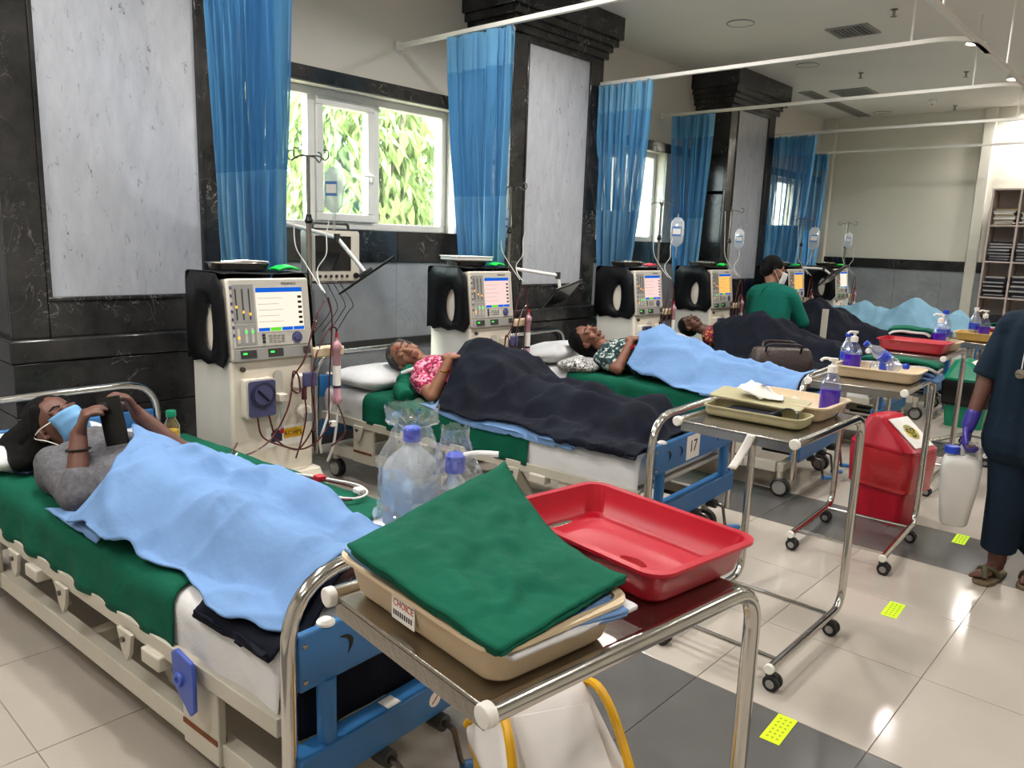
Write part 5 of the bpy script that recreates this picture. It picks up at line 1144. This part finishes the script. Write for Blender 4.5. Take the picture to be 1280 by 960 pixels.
bin_('waste_bin', (-1.56, 8.05, 0), 0, .40, .34, .42, 'green_plastic', 'green_plastic', 'green bin with black bag beside the walking nurse', mat('black_bag', '0b0b0c', .3, bump=.4, bscale=20) and 'black_bag', True)
yb = bin_('waste_bin', (-.99, 1.27, 0), -28, .36, .30, .34, 'yellow_plastic', 'bin_white', 'white and yellow bin under the nearest cart', None, False, .17)
G().cyl((.16, -.14, .37), (.16, .14, .37), .045).obj('yellow_flap', 'yellow_plastic', yb)
for s in (-1, 1): G().tube(spline([(-.185, s*.14, .365), (-.06, s*.125, .51), (.06, s*.125, .51), (.185, s*.14, .365)], 5), .011, 8).obj('yellow_rim', 'yellow_plastic', yb)
# ---------------------------------------------------------------- drip bags
clear('bag_clear', (.95, .97, .98), .06, .5, .55)
def bag(p, lab, k=1., rz=20):
    t = thing('drip_bag', lab, 'drip bag', tuple(p), rz, 'clear saline drip bags on the poles'); 
    G().rbox([(.03*k, .016*k, .006, -.105*k), (.09*k, .035*k, .016, -.075*k), (.098*k, .042*k, .018, 0), (.09*k, .034*k, .015, .07*k), (.06*k, .012*k, .005, .085*k), (.05*k, .008*k, .003, .10*k)], n=4).obj('bag', 'bag_clear', t, smooth=60)
    G().box(-.032*k, .032*k, -.0225*k, -.0212*k, -.03*k, .035*k).obj('label', 'label_blue', t); G().box(-.028*k, .028*k, -.0228*k, -.0225*k, -.018*k, .022*k).obj('label_print', 'white_plastic', t)
    G().cyl((0, 0, -.105*k), (0, 0, -.135*k), .008*k).cyl((0, 0, -.135*k), (0, 0, -.19*k), .006*k).obj('port', 'clear_plastic', t); G().tube(spline([(-.006, 0, .098*k), (0, 0, .125*k), (.006, 0, .098*k)], 4), .0015, 5).obj('hanging_loop', 'wire_white', t)
mat('label_blue', '4c74b0', .5)
bag((-3.40, 2.375, 1.775), 'large clear drip bag hanging before the near window', 1.1)
bag((-3.99, 4.30, 1.675), 'clear drip bag hanging in front of the curtain by bed 17'); bag((-3.70, 6.28, 1.68), 'clear drip bag beside the bright blue curtain', 1.25); bag((-3.74, 7.60, 1.645), 'clear drip bag above the attendant at his left'); bag((-3.72, 9.52, 1.70), 'clear drip bag right above the attendant', 1.3); bag((-3.80, 10.93, 1.71), 'clear drip bag against the far cream wall')
# ---------------------------------------------------------------- things on machine tops, monitors, arms
def steel_tray(i, x, y, rz, lab, w=.27, d=.19):
    p = mw(i, x, y, 1.361); t = thing('steel_tray', lab, 'tray', tuple(p), rz, 'steel instrument trays on machine tops')
    G().rbox([(w-.05, d-.05, .03, 0), (w-.03, d-.03, .03, .004), (w-.01, d-.01, .03, .032), (w+.014, d+.014, .035, .035), (w+.014, d+.014, .035, .037), (w-.014, d-.014, .03, .036), (w-.034, d-.034, .03, .006)], n=4).obj('pan', 'steel', t, smooth=45)
    for k in range(3): G().tube(spline([(-.10+.03*k, -.05+.04*k, .040), (0, -.04+.03*k, .046), (.13, -.05+.045*k, .043)], 3), .004, 6).obj('forceps', 'chrome', t)
for i, l in enumerate(('steel tray with forceps on the nearest machine', 'steel tray on the machine behind bed 17', 'steel tray on the machine before the middle curtain', 'steel tray on the amber screen machine', 'steel tray on the machine right of the attendant', 'steel tray on the farthest machine')): steel_tray(i, -.24, -.04 if i else -.05, 80, l)
def clip(i, m, lab, x=-.10, y=.12):
    g = G().grid(lambda u, v: (.07*(u-.5), .12*(v-.5), .012*math.sin(math.pi*v)*(1+.4*nz(u*3, v*4, i))+.006*math.sin(math.pi*u)), 8, 12)
    g.obj('pulse_clip', m, None, tuple(mw(i, x, y, 1.364)), (0, 0, R(8)), smooth=80, thick=.012, toff=1, label=lab, cat='pouch', group='bright pouches on machine tops')
mat('neon_green', '18d84e', .4); mat('neon_pink', 'e0304a', .4)
clip(0, 'neon_green', 'neon green pouch on the nearest machine'); clip(1, 'neon_green', 'neon green pouch on the machine behind bed 17'); clip(2, 'neon_pink', 'pink pouch on the machine before the middle curtain'); clip(3, 'neon_green', 'neon green pouch on the amber screen machine'); clip(4, 'neon_green', 'neon green pouch on the machine right of the attendant'); clip(5, 'neon_green', 'neon green pouch on the farthest machine')
bx_ = thing('clipboard_box', 'flat white file box on the machine behind bed 17', 'box', tuple(mw(1, -.23, -.05, 1.402)), 80); G().box(-.15, .15, -.11, .11, 0, .022).obj('box', 'white_plastic', bx_, bevel=.004); G().box(-.155, .155, -.115, .115, .022, .03).obj('lid', 'white_plastic', bx_, bevel=.003)
# patient monitor by the near window
t = thing('patient_monitor', 'grey patient monitor with dark screen below the near window', 'monitor', (-4.38, 3.03, 1.25))
G().rbox([(.14, .38, .02, 0), (.14, .38, .02, .31), (.12, .37, .02, .325)], n=4).obj('case', 'bed_cream', t, smooth=45); G().box(.0705, .0725, -.165, .11, .065, .29).obj('screen', 'black_gloss', t)
for k in range(6): G().lathe([(0, 0), (.011, 0), (.009, .008), (0, .009)], 12, Matrix.Translation((.07, -.13+.042*k, .03))@Matrix.Rotation(R(90), 4, 'Y')).obj('button', 'dark_grey', t)
G().lathe([(0, 0), (.02, 0), (.018, .015), (0, .016)], 16, Matrix.Translation((.07, .15, .033))@Matrix.Rotation(R(90), 4, 'Y')).obj('knob', 'black', t); G().tube(fillet([(0, -.14, .32), (0, -.14, .37), (0, .14, .37), (0, .14, .32)], .03), .010, 8).obj('carry_handle', 'dark_grey', t)
G().box(-.35, .08, -.14, .14, -.02, -.002).box(-.37, -.33, -.03, .03, -.12, -.002).obj('wall_shelf', 'steel_dark', t, bevel=.004)
for k in range(4): G().tube(spline([(.03, -.1+.05*k, -.02), (.06+.02*k, -.06+.05*k, -.15), (.02, -.03+.05*k, -.22), (-.05, -.1+.06*k, -.35)], 4), .003, 5).obj('lead', 'dark_grey', t)
def arm_tv(root, el, tv, U, F, lab, w=.42, h=.28, wl_=.0):
    t = thing('bedside_screen', lab, 'screen', root); r = V(root)
    g = G().box(-.03, .03, -.03, .03, -.05, .05).obj('clamp', 'dark_grey', t, bevel=.006)
    G().tube([(0, 0, 0), V(el)-r], .013, 10).obj('upper_arm', 'white_plastic', t); G().lathe([(0, -.025), (.02, -.025), (.02, .025), (0, .025)], 14, Matrix.Translation(V(el)-r)).obj('elbow', 'dark_grey', t); G().tube([V(el)-r, V(tv)-r], .013, 10).obj('fore_arm', 'white_plastic', t)
    M = hframe(V(tv)-r, U, F); s = G().rbox([(w, .014, .006, -h/2), (w, .016, .006, h/2)], M, 3).obj('panel', 'black', t, smooth=40, bevel=.003); G().box(-w/2+.015, w/2-.015, .0081, .0090, -h/2+.015, h/2-.015, M).obj('glass', 'black_gloss', s); G().box(-.05, .05, -.03, -.008, -.05, .05, M).obj('mount', 'dark_grey', s, bevel=.006); G().box(-w/2, -w/2+.08, -.0095, -.0082, -h/2+.03, h/2-.03, M).obj('white_corner', 'white_plastic', s)
arm_tv((-4.5, 2.72, 1.62), (-4.15, 2.92, 1.53), (-4.0, 3.04, 1.305), (-.79, .61, -.04), (.47, .34, -.78), 'black bedside screen on a jointed arm below the near window')
arm_tv((-3.89, 4.27, 1.35), (-3.74, 4.64, 1.30), (-3.72, 4.66, 1.155), (.3, .9, .3), (.5, -.1, -.85), 'black bedside screen on white arm above the third bed pillow', .36, .24)
arm_tv((-3.84, 9.47, 1.35), (-3.6, 9.62, 1.34), (-3.5, 9.66, 1.26), (.3, .9, .3), (.6, -.1, -.8), 'black bedside screen right of the attendant', .36, .24)
# loose blood lines lying over the near bed, juice bottle, black pouch
def tubes(pts, m, lab, r=.0045):
    pts = [V(p) for p in pts]; t = thing('blood_tubing', lab, 'tubing', tuple(pts[0])); G().tube(spline([p-pts[0] for p in pts], 8), r, 7).obj('tube', m, t); return t
base_pts = [(-3.16, 1.68, .612), (-2.99, 1.56, .618), (-2.88, 1.48, .618), (-2.75, 1.50, .618), (-2.60, 1.58, .618), (-2.42, 1.65, .618), (-2.30, 1.68, .618), (-2.21, 1.65, .618), (-2.19, 1.58, .618), (-2.27, 1.53, .618)]
tt = tubes(base_pts, 'blood', 'dark red blood tubing looped over the near bed green sheet'); G().box(.68, .72, -.055, -.02, .0, .022).obj('clamp', 'red_plastic', tt, bevel=.003); G().box(.90, .94, -.03, 0, .0, .02).obj('connector', 'white_plastic', tt, bevel=.004)
tubes([(x+.01, y+.022, z+.003) for x, y, z in base_pts[1:]], 'wire_white', 'clear tubing running beside the blood tubing on the near bed', .004)
t = thing('juice_bottle', 'small bottle of yellow juice with green cap on the near bed', 'bottle', (-3.29, 1.445, MZ+.014))
G().lathe([(0, 0), (.030, 0), (.034, .008), (.034, .035), (.031, .045), (.034, .055), (.034, .105), (.018, .14), (.017, .15), (0, .15)], 20).obj('bottle', 'bottle_clear', t, smooth=50); G().lathe([(0, .003), (.031, .003), (.0315, .03), (.029, .045), (.0315, .058), (.0315, .088), (0, .088)], 20).obj('juice', mat('juice', 'e0b400', .2) and 'juice', t, smooth=50); G().lathe([(0, .148), (.021, .148), (.021, .172), (.019, .175), (0, .175)], 18).obj('cap', 'green_plastic', t); text('JUICE', .02, 'lettering', 'green_plastic', t, (.025, -.026, .06), (R(90), 0, R(40))) if False else None
pillow(0, -1.66, .20, MZ+.03, .17, .13, .06, 'black', 'black cloth pouch beside the juice bottle', 10, 0, 2, 'cloth_pouch', 'pouch')
# brown handbag on the third bed
t = thing('handbag', 'brown leather handbag resting at the far foot of the third bed', 'handbag', tuple(bw(2, -.42, .33, MZ+.05)), 35); mat('leather', '2a1a14', .4, var=.3, scale=12, bump=.3, bscale=50)
G().rbox([(.40, .17, .06, 0), (.47, .20, .07, .04), (.45, .17, .07, .14), (.40, .08, .035, .21), (.36, .05, .02, .225)], n=5).obj('body', 'leather', t, smooth=60)
for y in (-.035, .035): G().tube(spline([(-.12, y, .18), (-.11, y*2.5, .25), (0, y*3, .26), (.11, y*2.5, .25), (.12, y, .18)], 5), .008, 8).obj('strap', 'leather', t)
# upright grey plank
t = thing('side_guard', 'weathered grey upright post beside the attendant bed', 'post', (-2.79, 7.62, 0)); G().box(-.03, .03, -.008, .008, .0, 1.0).obj('plank', 'bed_cream', t, bevel=.003); G().box(-.05, .05, -.06, .06, 0, .03).obj('foot', 'bed_cream', t, bevel=.004)
# floor tapes
for y, l in ((2.322, 'neon yellow floor tape nearest, by the near cart leg'), (3.526, 'neon yellow floor tape in the middle of the aisle'), (4.73, 'neon yellow floor tape beside the walking nurse')):
    t = thing('floor_tape', l, 'tape', (-.855, y, .0005), 3, 'yellow floor tapes'); G().box(-.032, .032, -.085, .085, 0, .0012).obj('strip', 'tape_yellow', t)
    g = G()
    for i in range(6):
        for j in range(3): g.box(-.02+j*.016, -.011+j*.016, -.065+i*.024, -.053+i*.024, .0012, .0015)
    g.obj('print', mat('tape_print', '97a80a', .6) and 'tape_print', t, kind='stuff')
# ---------------------------------------------------------------- file shelf on the far wall
t = thing('file_shelf', 'tall pale open shelf of files at the far right', 'shelf', (-1.42, 12.12, 0)); x0, x1, zt = -.95, .95, 2.44; mat('shelf_board', 'b9aaa2', .5)
nC = 6; cwid = (x1-x0)/nC
for k in range(nC+1): G().box(x0+k*cwid-.012, x0+k*cwid+.012, -.17, .17, 0, zt).obj('upright', 'shelf_board', t, bevel=.002)
SZ = [.06, .54, 1.02, 1.49, 1.96, zt-.012]
for z in SZ: G().box(x0, x1, -.168, .168, z-.011, z+.011).obj('shelf_board', 'shelf_board', t, bevel=.002)
G().box(x0, x1, .16, .17, 0, zt).obj('back_board', 'shelf_board', t)
fm = [mat('file_a', '1c1e2c', .6), mat('file_b', 'a8a3a0', .6), mat('file_c', '8a7d5a', .7), mat('file_d', 'd8d4cc', .6)]
rnd = random.Random(4); ORD = 'first second third fourth fifth sixth seventh eighth ninth tenth eleventh twelfth thirteenth fourteenth'.split()
for c in range(3):
    for si, (z, n, pal, desc) in enumerate(((1.96, 10, ('file_c', 'file_d', 'file_b'), 'worn tan file in the top compartment pile'), (1.49, 13, ('file_a', 'file_b'), 'dark blue file in the second compartment pile'), (1.02, 14, ('file_a', 'file_b', 'file_a'), 'dark blue file in the third compartment pile'), (.54, 10, ('file_a',), 'dark file in the low compartment pile'))):
        zz = z+.012
        for k in range(n):
            h = rnd.uniform(.014, .024); w = rnd.uniform(.22, .26); o = (rnd.uniform(-.012, .012))
            G().box(-w/2, w/2, -.15, .14, 0, h).obj('file_folder', pal[k % len(pal)], None, (-1.42+x0+(c+.5)*cwid+o, 12.12-.01+o, zz), (0, 0, R(rnd.uniform(-4, 4))), bevel=.003, label=desc+(', left column, ', ', next column, ', ', column behind the nurse, ')[c]+ORD[k]+' from bottom', cat='file', group='files stacked on the far shelf')
            zz += h+.001
# lower rail stickers on the near bed
for y, z in ((-.02, .31), (.14, .31)): s = G().lathe([(0, 0), (.022, 0), (.022, .001), (0, .001)], 20, Matrix.Translation((.0302, y, z))@Matrix.Rotation(R(90), 4, 'Y')).obj('round_sticker', 'white_plastic', BO[0]); G().tube([(.0315, y-.012, z-.01), (.0315, y+.012, z+.01)], .0015, 5).obj('sticker_stroke', 'bindi', s)

for y in (-.16, .02): G().box(-.02, .022, y-.022, y+.022, .3555, .3575).obj('paper_tag', 'white_plastic', BO[0], bevel=.0005)
# ---------------------------------------------------------------- attendant in green gown between the beds
cloth('gown_green', '0a5f52', .15, .6, 5)
mat('glove', '3a2f8a', .35); mat('slipper', '4d4a36', .7, var=.15); mat('sole', '6b5a44', .8)
ab = V((-3.27, 7.42, 0)); g = G(); MA = hframe((-3.31, 7.54, 1.345), (.12, .25, .95), (.80, .55, -.25), 1.12); head_prims(g, MA)
g.cap(MA@V((0, -.02, -.06)), (-3.28, 7.48, 1.16), .052, .056)
def segs(L):
    for a, b, r0, r1 in L: g.cap(a, b, r0, r1)
tor = [((-3.42, 7.47, 1.10), (-3.13, 7.48, 1.10), .075, .075), ((-3.33, 7.46, 1.08), (-3.34, 7.41, .84), .115, .115), ((-3.21, 7.47, 1.08), (-3.20, 7.41, .84), .115, .115)]
leg = [((-3.36, 7.41, .82), (-3.37, 7.42, .45), .095, .06), ((-3.37, 7.42, .45), (-3.37, 7.41, .08), .058, .04), ((-3.37, 7.41, .045), (-3.37, 7.55, .03), .038, .028), ((-3.18, 7.41, .82), (-3.17, 7.42, .45), .095, .06), ((-3.17, 7.42, .45), (-3.17, 7.41, .08), .058, .04), ((-3.17, 7.41, .045), (-3.17, 7.55, .03), .038, .028)]
arm = [((-3.47, 7.47, 1.09), (-3.53, 7.60, .90), .052, .044), ((-3.53, 7.60, .90), (-3.42, 7.78, .83), .043, .03), ((-3.08, 7.48, 1.09), (-2.98, 7.56, .86), .052, .044), ((-2.98, 7.56, .86), (-3.08, 7.78, .80), .043, .03)]
segs(tor); segs(leg); segs(arm)
hand_prims(g, (-3.42, 7.78, .83), (.4, .85, -.2), (-.3, .2, .9), (.8, -.4, .2), (25, 30, 20)); hand_prims(g, (-3.08, 7.78, .80), (-.3, .9, -.2), (.3, .2, .9), (-.8, -.4, .2), (25, 30, 20))
at = body_obj('person', g, .006, 'skin_tan', base=ab, label='attendant in green surgical gown bending over a bed, seen from behind', cat='person')
face_bits(at, MA)
h = G(); hair_cap(h, MA, 1.1, 1.06); h.ell((0, -.03, .05), (.082, .095, .082), M=MA); body_obj('hair', h, .006, 'hair', at)
h = G()
for a, b, r0, r1 in tor: h.cap(a, b, r0+.03, r1+.03)
for a, b, r0, r1 in arm: h.cap(a, b, r0+.022, r1+.02)
h.cap((-3.27, 7.46, 1.17), (-3.27, 7.47, 1.10), .07, .13); h.cap((-3.36, 7.41, .80), (-3.37, 7.42, .42), .145, .12); h.cap((-3.18, 7.41, .80), (-3.17, 7.42, .42), .145, .12)
body_obj('gown', h, .009, 'gown_green', at)
G().tube(spline([(-3.30, 7.40, 1.20), (-3.31, 7.335, 1.17), (-3.33, 7.325, 1.10), (-3.33, 7.325, 1.02)], 5), .009, 7).obj('gown_tie', 'gown_green', at, world=True)
G().grid(lambda u, v: tuple(MA@V((.060*(2*u-1)*(1-.1*v), .126-.06*(2*u-1)**2-.02*(v-.3)**2, -.11*v))), 10, 8).obj('face_mask', 'white_cloth', at, world=True, thick=.002)
for s in (-1, 1): G().tube(spline([MA@V((s*.06, .066, -.01)), MA@V((s*.085, .01, .005)), MA@V((s*.084, -.012, -.01)), MA@V((s*.06, .06, -.09))], 4), .0022, 5).obj('mask_loop', 'wire_white', at, world=True)
# ---------------------------------------------------------------- nurse in navy scrubs walking with a jug
nb = V((-.53, 4.27, 0)); g = G(); MN_ = hframe((-.50, 4.20, 1.475), (0, -.05, 1), (-.15, -1, -.05), 1.05); head_prims(g, MN_)
g.cap(MN_@V((0, -.02, -.06)), (-.515, 4.26, 1.28), .050, .056)
tor = [((-.665, 4.27, 1.225), (-.365, 4.27, 1.225), .066, .066), ((-.585, 4.26, 1.2), (-.60, 4.27, .84), .105, .115), ((-.445, 4.26, 1.2), (-.43, 4.27, .84), .105, .115)]
leg = [((-.605, 4.27, .80), (-.60, 4.24, .44), .10, .064), ((-.60, 4.24, .44), (-.61, 4.29, .085), .058, .040), ((-.425, 4.29, .80), (-.44, 4.30, .44), .10, .064), ((-.44, 4.30, .44), (-.465, 4.38, .085), .058, .040)]
arm = [((-.70, 4.27, 1.215), (-.755, 4.24, .98), .048, .041), ((-.755, 4.24, .98), (-.79, 4.17, .755), .040, .027), ((-.33, 4.27, 1.215), (-.27, 4.28, .98), .048, .041), ((-.27, 4.28, .98), (-.25, 4.20, .76), .040, .027)]
segs(tor); segs(leg); segs(arm)
for ax, ay, tx in ((-.61, 4.29, -.05), (-.465, 4.38, .0)):
    g.cap((ax, ay+.02, .055), (ax+tx*.5, ay-.09, .045), .034, .028)
    for q, (o, L) in enumerate(((.028, .065), (.012, .062), (-.002, .056), (-.015, .05), (-.027, .042))):
        a = V((ax+tx*.5-o*.8, ay-.09, .04)); g.cap(a, a+V((tx*.5*L/.06, -L, -.008)), .014 if q == 0 else .011, .012 if q == 0 else .009)
hand_prims(g, (-.79, 4.17, .755), (-.02, -.08, -1), (-1, .1, 0), (0, -1, 0), (35, 65, 40)); hand_prims(g, (-.25, 4.20, .76), (0, -.2, -1), (1, 0, 0), (0, -1, 0), (15, 20, 15))
nu_ = body_obj('person', g, .006, 'skin_dark', base=nb, label='nurse in navy scrubs and purple gloves carrying a jug at the right edge', cat='person')
face_bits(nu_, MN_)
h = G(); hair_cap(h, MN_, 1.1, 1.05); h.ell((0, -.10, .02), (.04, .035, .04), M=MN_); body_obj('hair', h, .006, 'hair', nu_)
h = G()
for a, b, r0, r1 in tor: h.cap(a, b, r0+.026, r1+.026)
h.cap((-.60, 4.27, .86), (-.605, 4.25, .70), .135, .145); h.cap((-.43, 4.28, .86), (-.42, 4.28, .70), .135, .145); h.cap((-.515, 4.25, .86), (-.515, 4.24, .70), .13, .14)
h.cyl((-.69, 4.27, 1.225), (-.755, 4.245, .985), .066, .07, n=18); h.cyl((-.34, 4.27, 1.225), (-.27, 4.275, .985), .066, .07, n=18)
body_obj('scrub_tunic', h, .008, 'scrub_navy', nu_)
h = G()
for a, b, c in ((V((-.605, 4.27, .78)), V((-.60, 4.24, .45)), V((-.61, 4.275, .20))), (V((-.425, 4.29, .78)), V((-.44, 4.30, .45)), V((-.465, 4.365, .20)))):
    h.cap(a, b, .125, .09); h.cyl(b, c-V((0, 0, .05)), .088, .078, 20)
body_obj('scrub_trousers', h, .008, 'scrub_navy', nu_)
h = G(); hand_prims(h, (-.79, 4.17, .755), (-.02, -.08, -1), (-1, .1, 0), (0, -1, 0), (35, 65, 40), 1.06); h.cap((-.781, 4.187, .81), (-.79, 4.17, .755), .034, .032); body_obj('glove', h, .005, 'glove', nu_)
for ax, ay, tx in ((-.61, 4.29, -.05), (-.465, 4.38, .0)):
    out = [(-.036, .06), (-.042, .0), (-.044, -.08), (-.046, -.14), (-.03, -.175), (0, -.185), (.032, -.172), (.044, -.13), (.042, -.06), (.036, .01), (.034, .06), (.018, .08), (-.018, .08)]
    sl = G().prism([(ax+x+tx*(-y)*3, ay+y) for x, y in out], .0, .018).obj('slipper', 'sole', nu_, world=True, bevel=.004); 
    for s in (-1, 1): G().tube(spline([(ax+tx*.35-nb.x*0+s*.043-nb.x, ay-.055-nb.y, .018), (ax+tx*.4+s*.03-nb.x, ay-.085-nb.y, .058), (ax+tx*.5-nb.x, ay-.115-nb.y, .070), (ax+tx*.55-nb.x+.012, ay-.15-nb.y, .03)], 5), .011, 7).obj('toe_strap', 'slipper', sl)
G().tube(spline([(-.58, 4.19, 1.30), (-.60, 4.135, 1.20), (-.605, 4.125, 1.10), (-.605, 4.12, 1.055)], 5), .0025, 5).obj('lanyard', 'wire_white', nu_, world=True)
G().lathe([(0, 0), (.024, 0), (.022, .010), (0, .012)], 18, Matrix.Translation((-.605, 4.118, 1.035))@Matrix.Rotation(R(90), 4, 'X')).obj('fob_watch', 'steel', nu_, world=True); G().box(-.59, -.572, 4.118, 4.124, 1.13, 1.185).obj('badge', 'white_plastic', nu_, world=True)
# jug in her hand
t = thing('plastic_jug', 'white plastic jerrycan with blue cap carried by the nurse', 'jug', (-.795, 4.155, .26), 15); mat('jug_white', 'd5d2cc', .35, trans=.15, var=.02)
G().rbox([(.10, .10, .03, 0), (.12, .11, .035, .01), (.17, .12, .04, .22), (.175, .12, .04, .30), (.15, .10, .04, .335), (.08, .07, .03, .345)], n=5).obj('body', 'jug_white', t, smooth=60)
G().cyl((-.045, 0, .335), (-.045, 0, .362), .026, n=20).obj('neck', 'jug_white', t); G().lathe([(0, .352), (.033, .352), (.033, .382), (.03, .386), (0, .386)], 20, Matrix.Translation((-.045, 0, 0))).obj('cap', 'cap_blue', t)
G().tube(fillet([(-.005, 0, .33), (-.002, 0, .405), (.055, 0, .405), (.078, 0, .30)], .025, 4), .013, 10).obj('handle', 'jug_white', t)
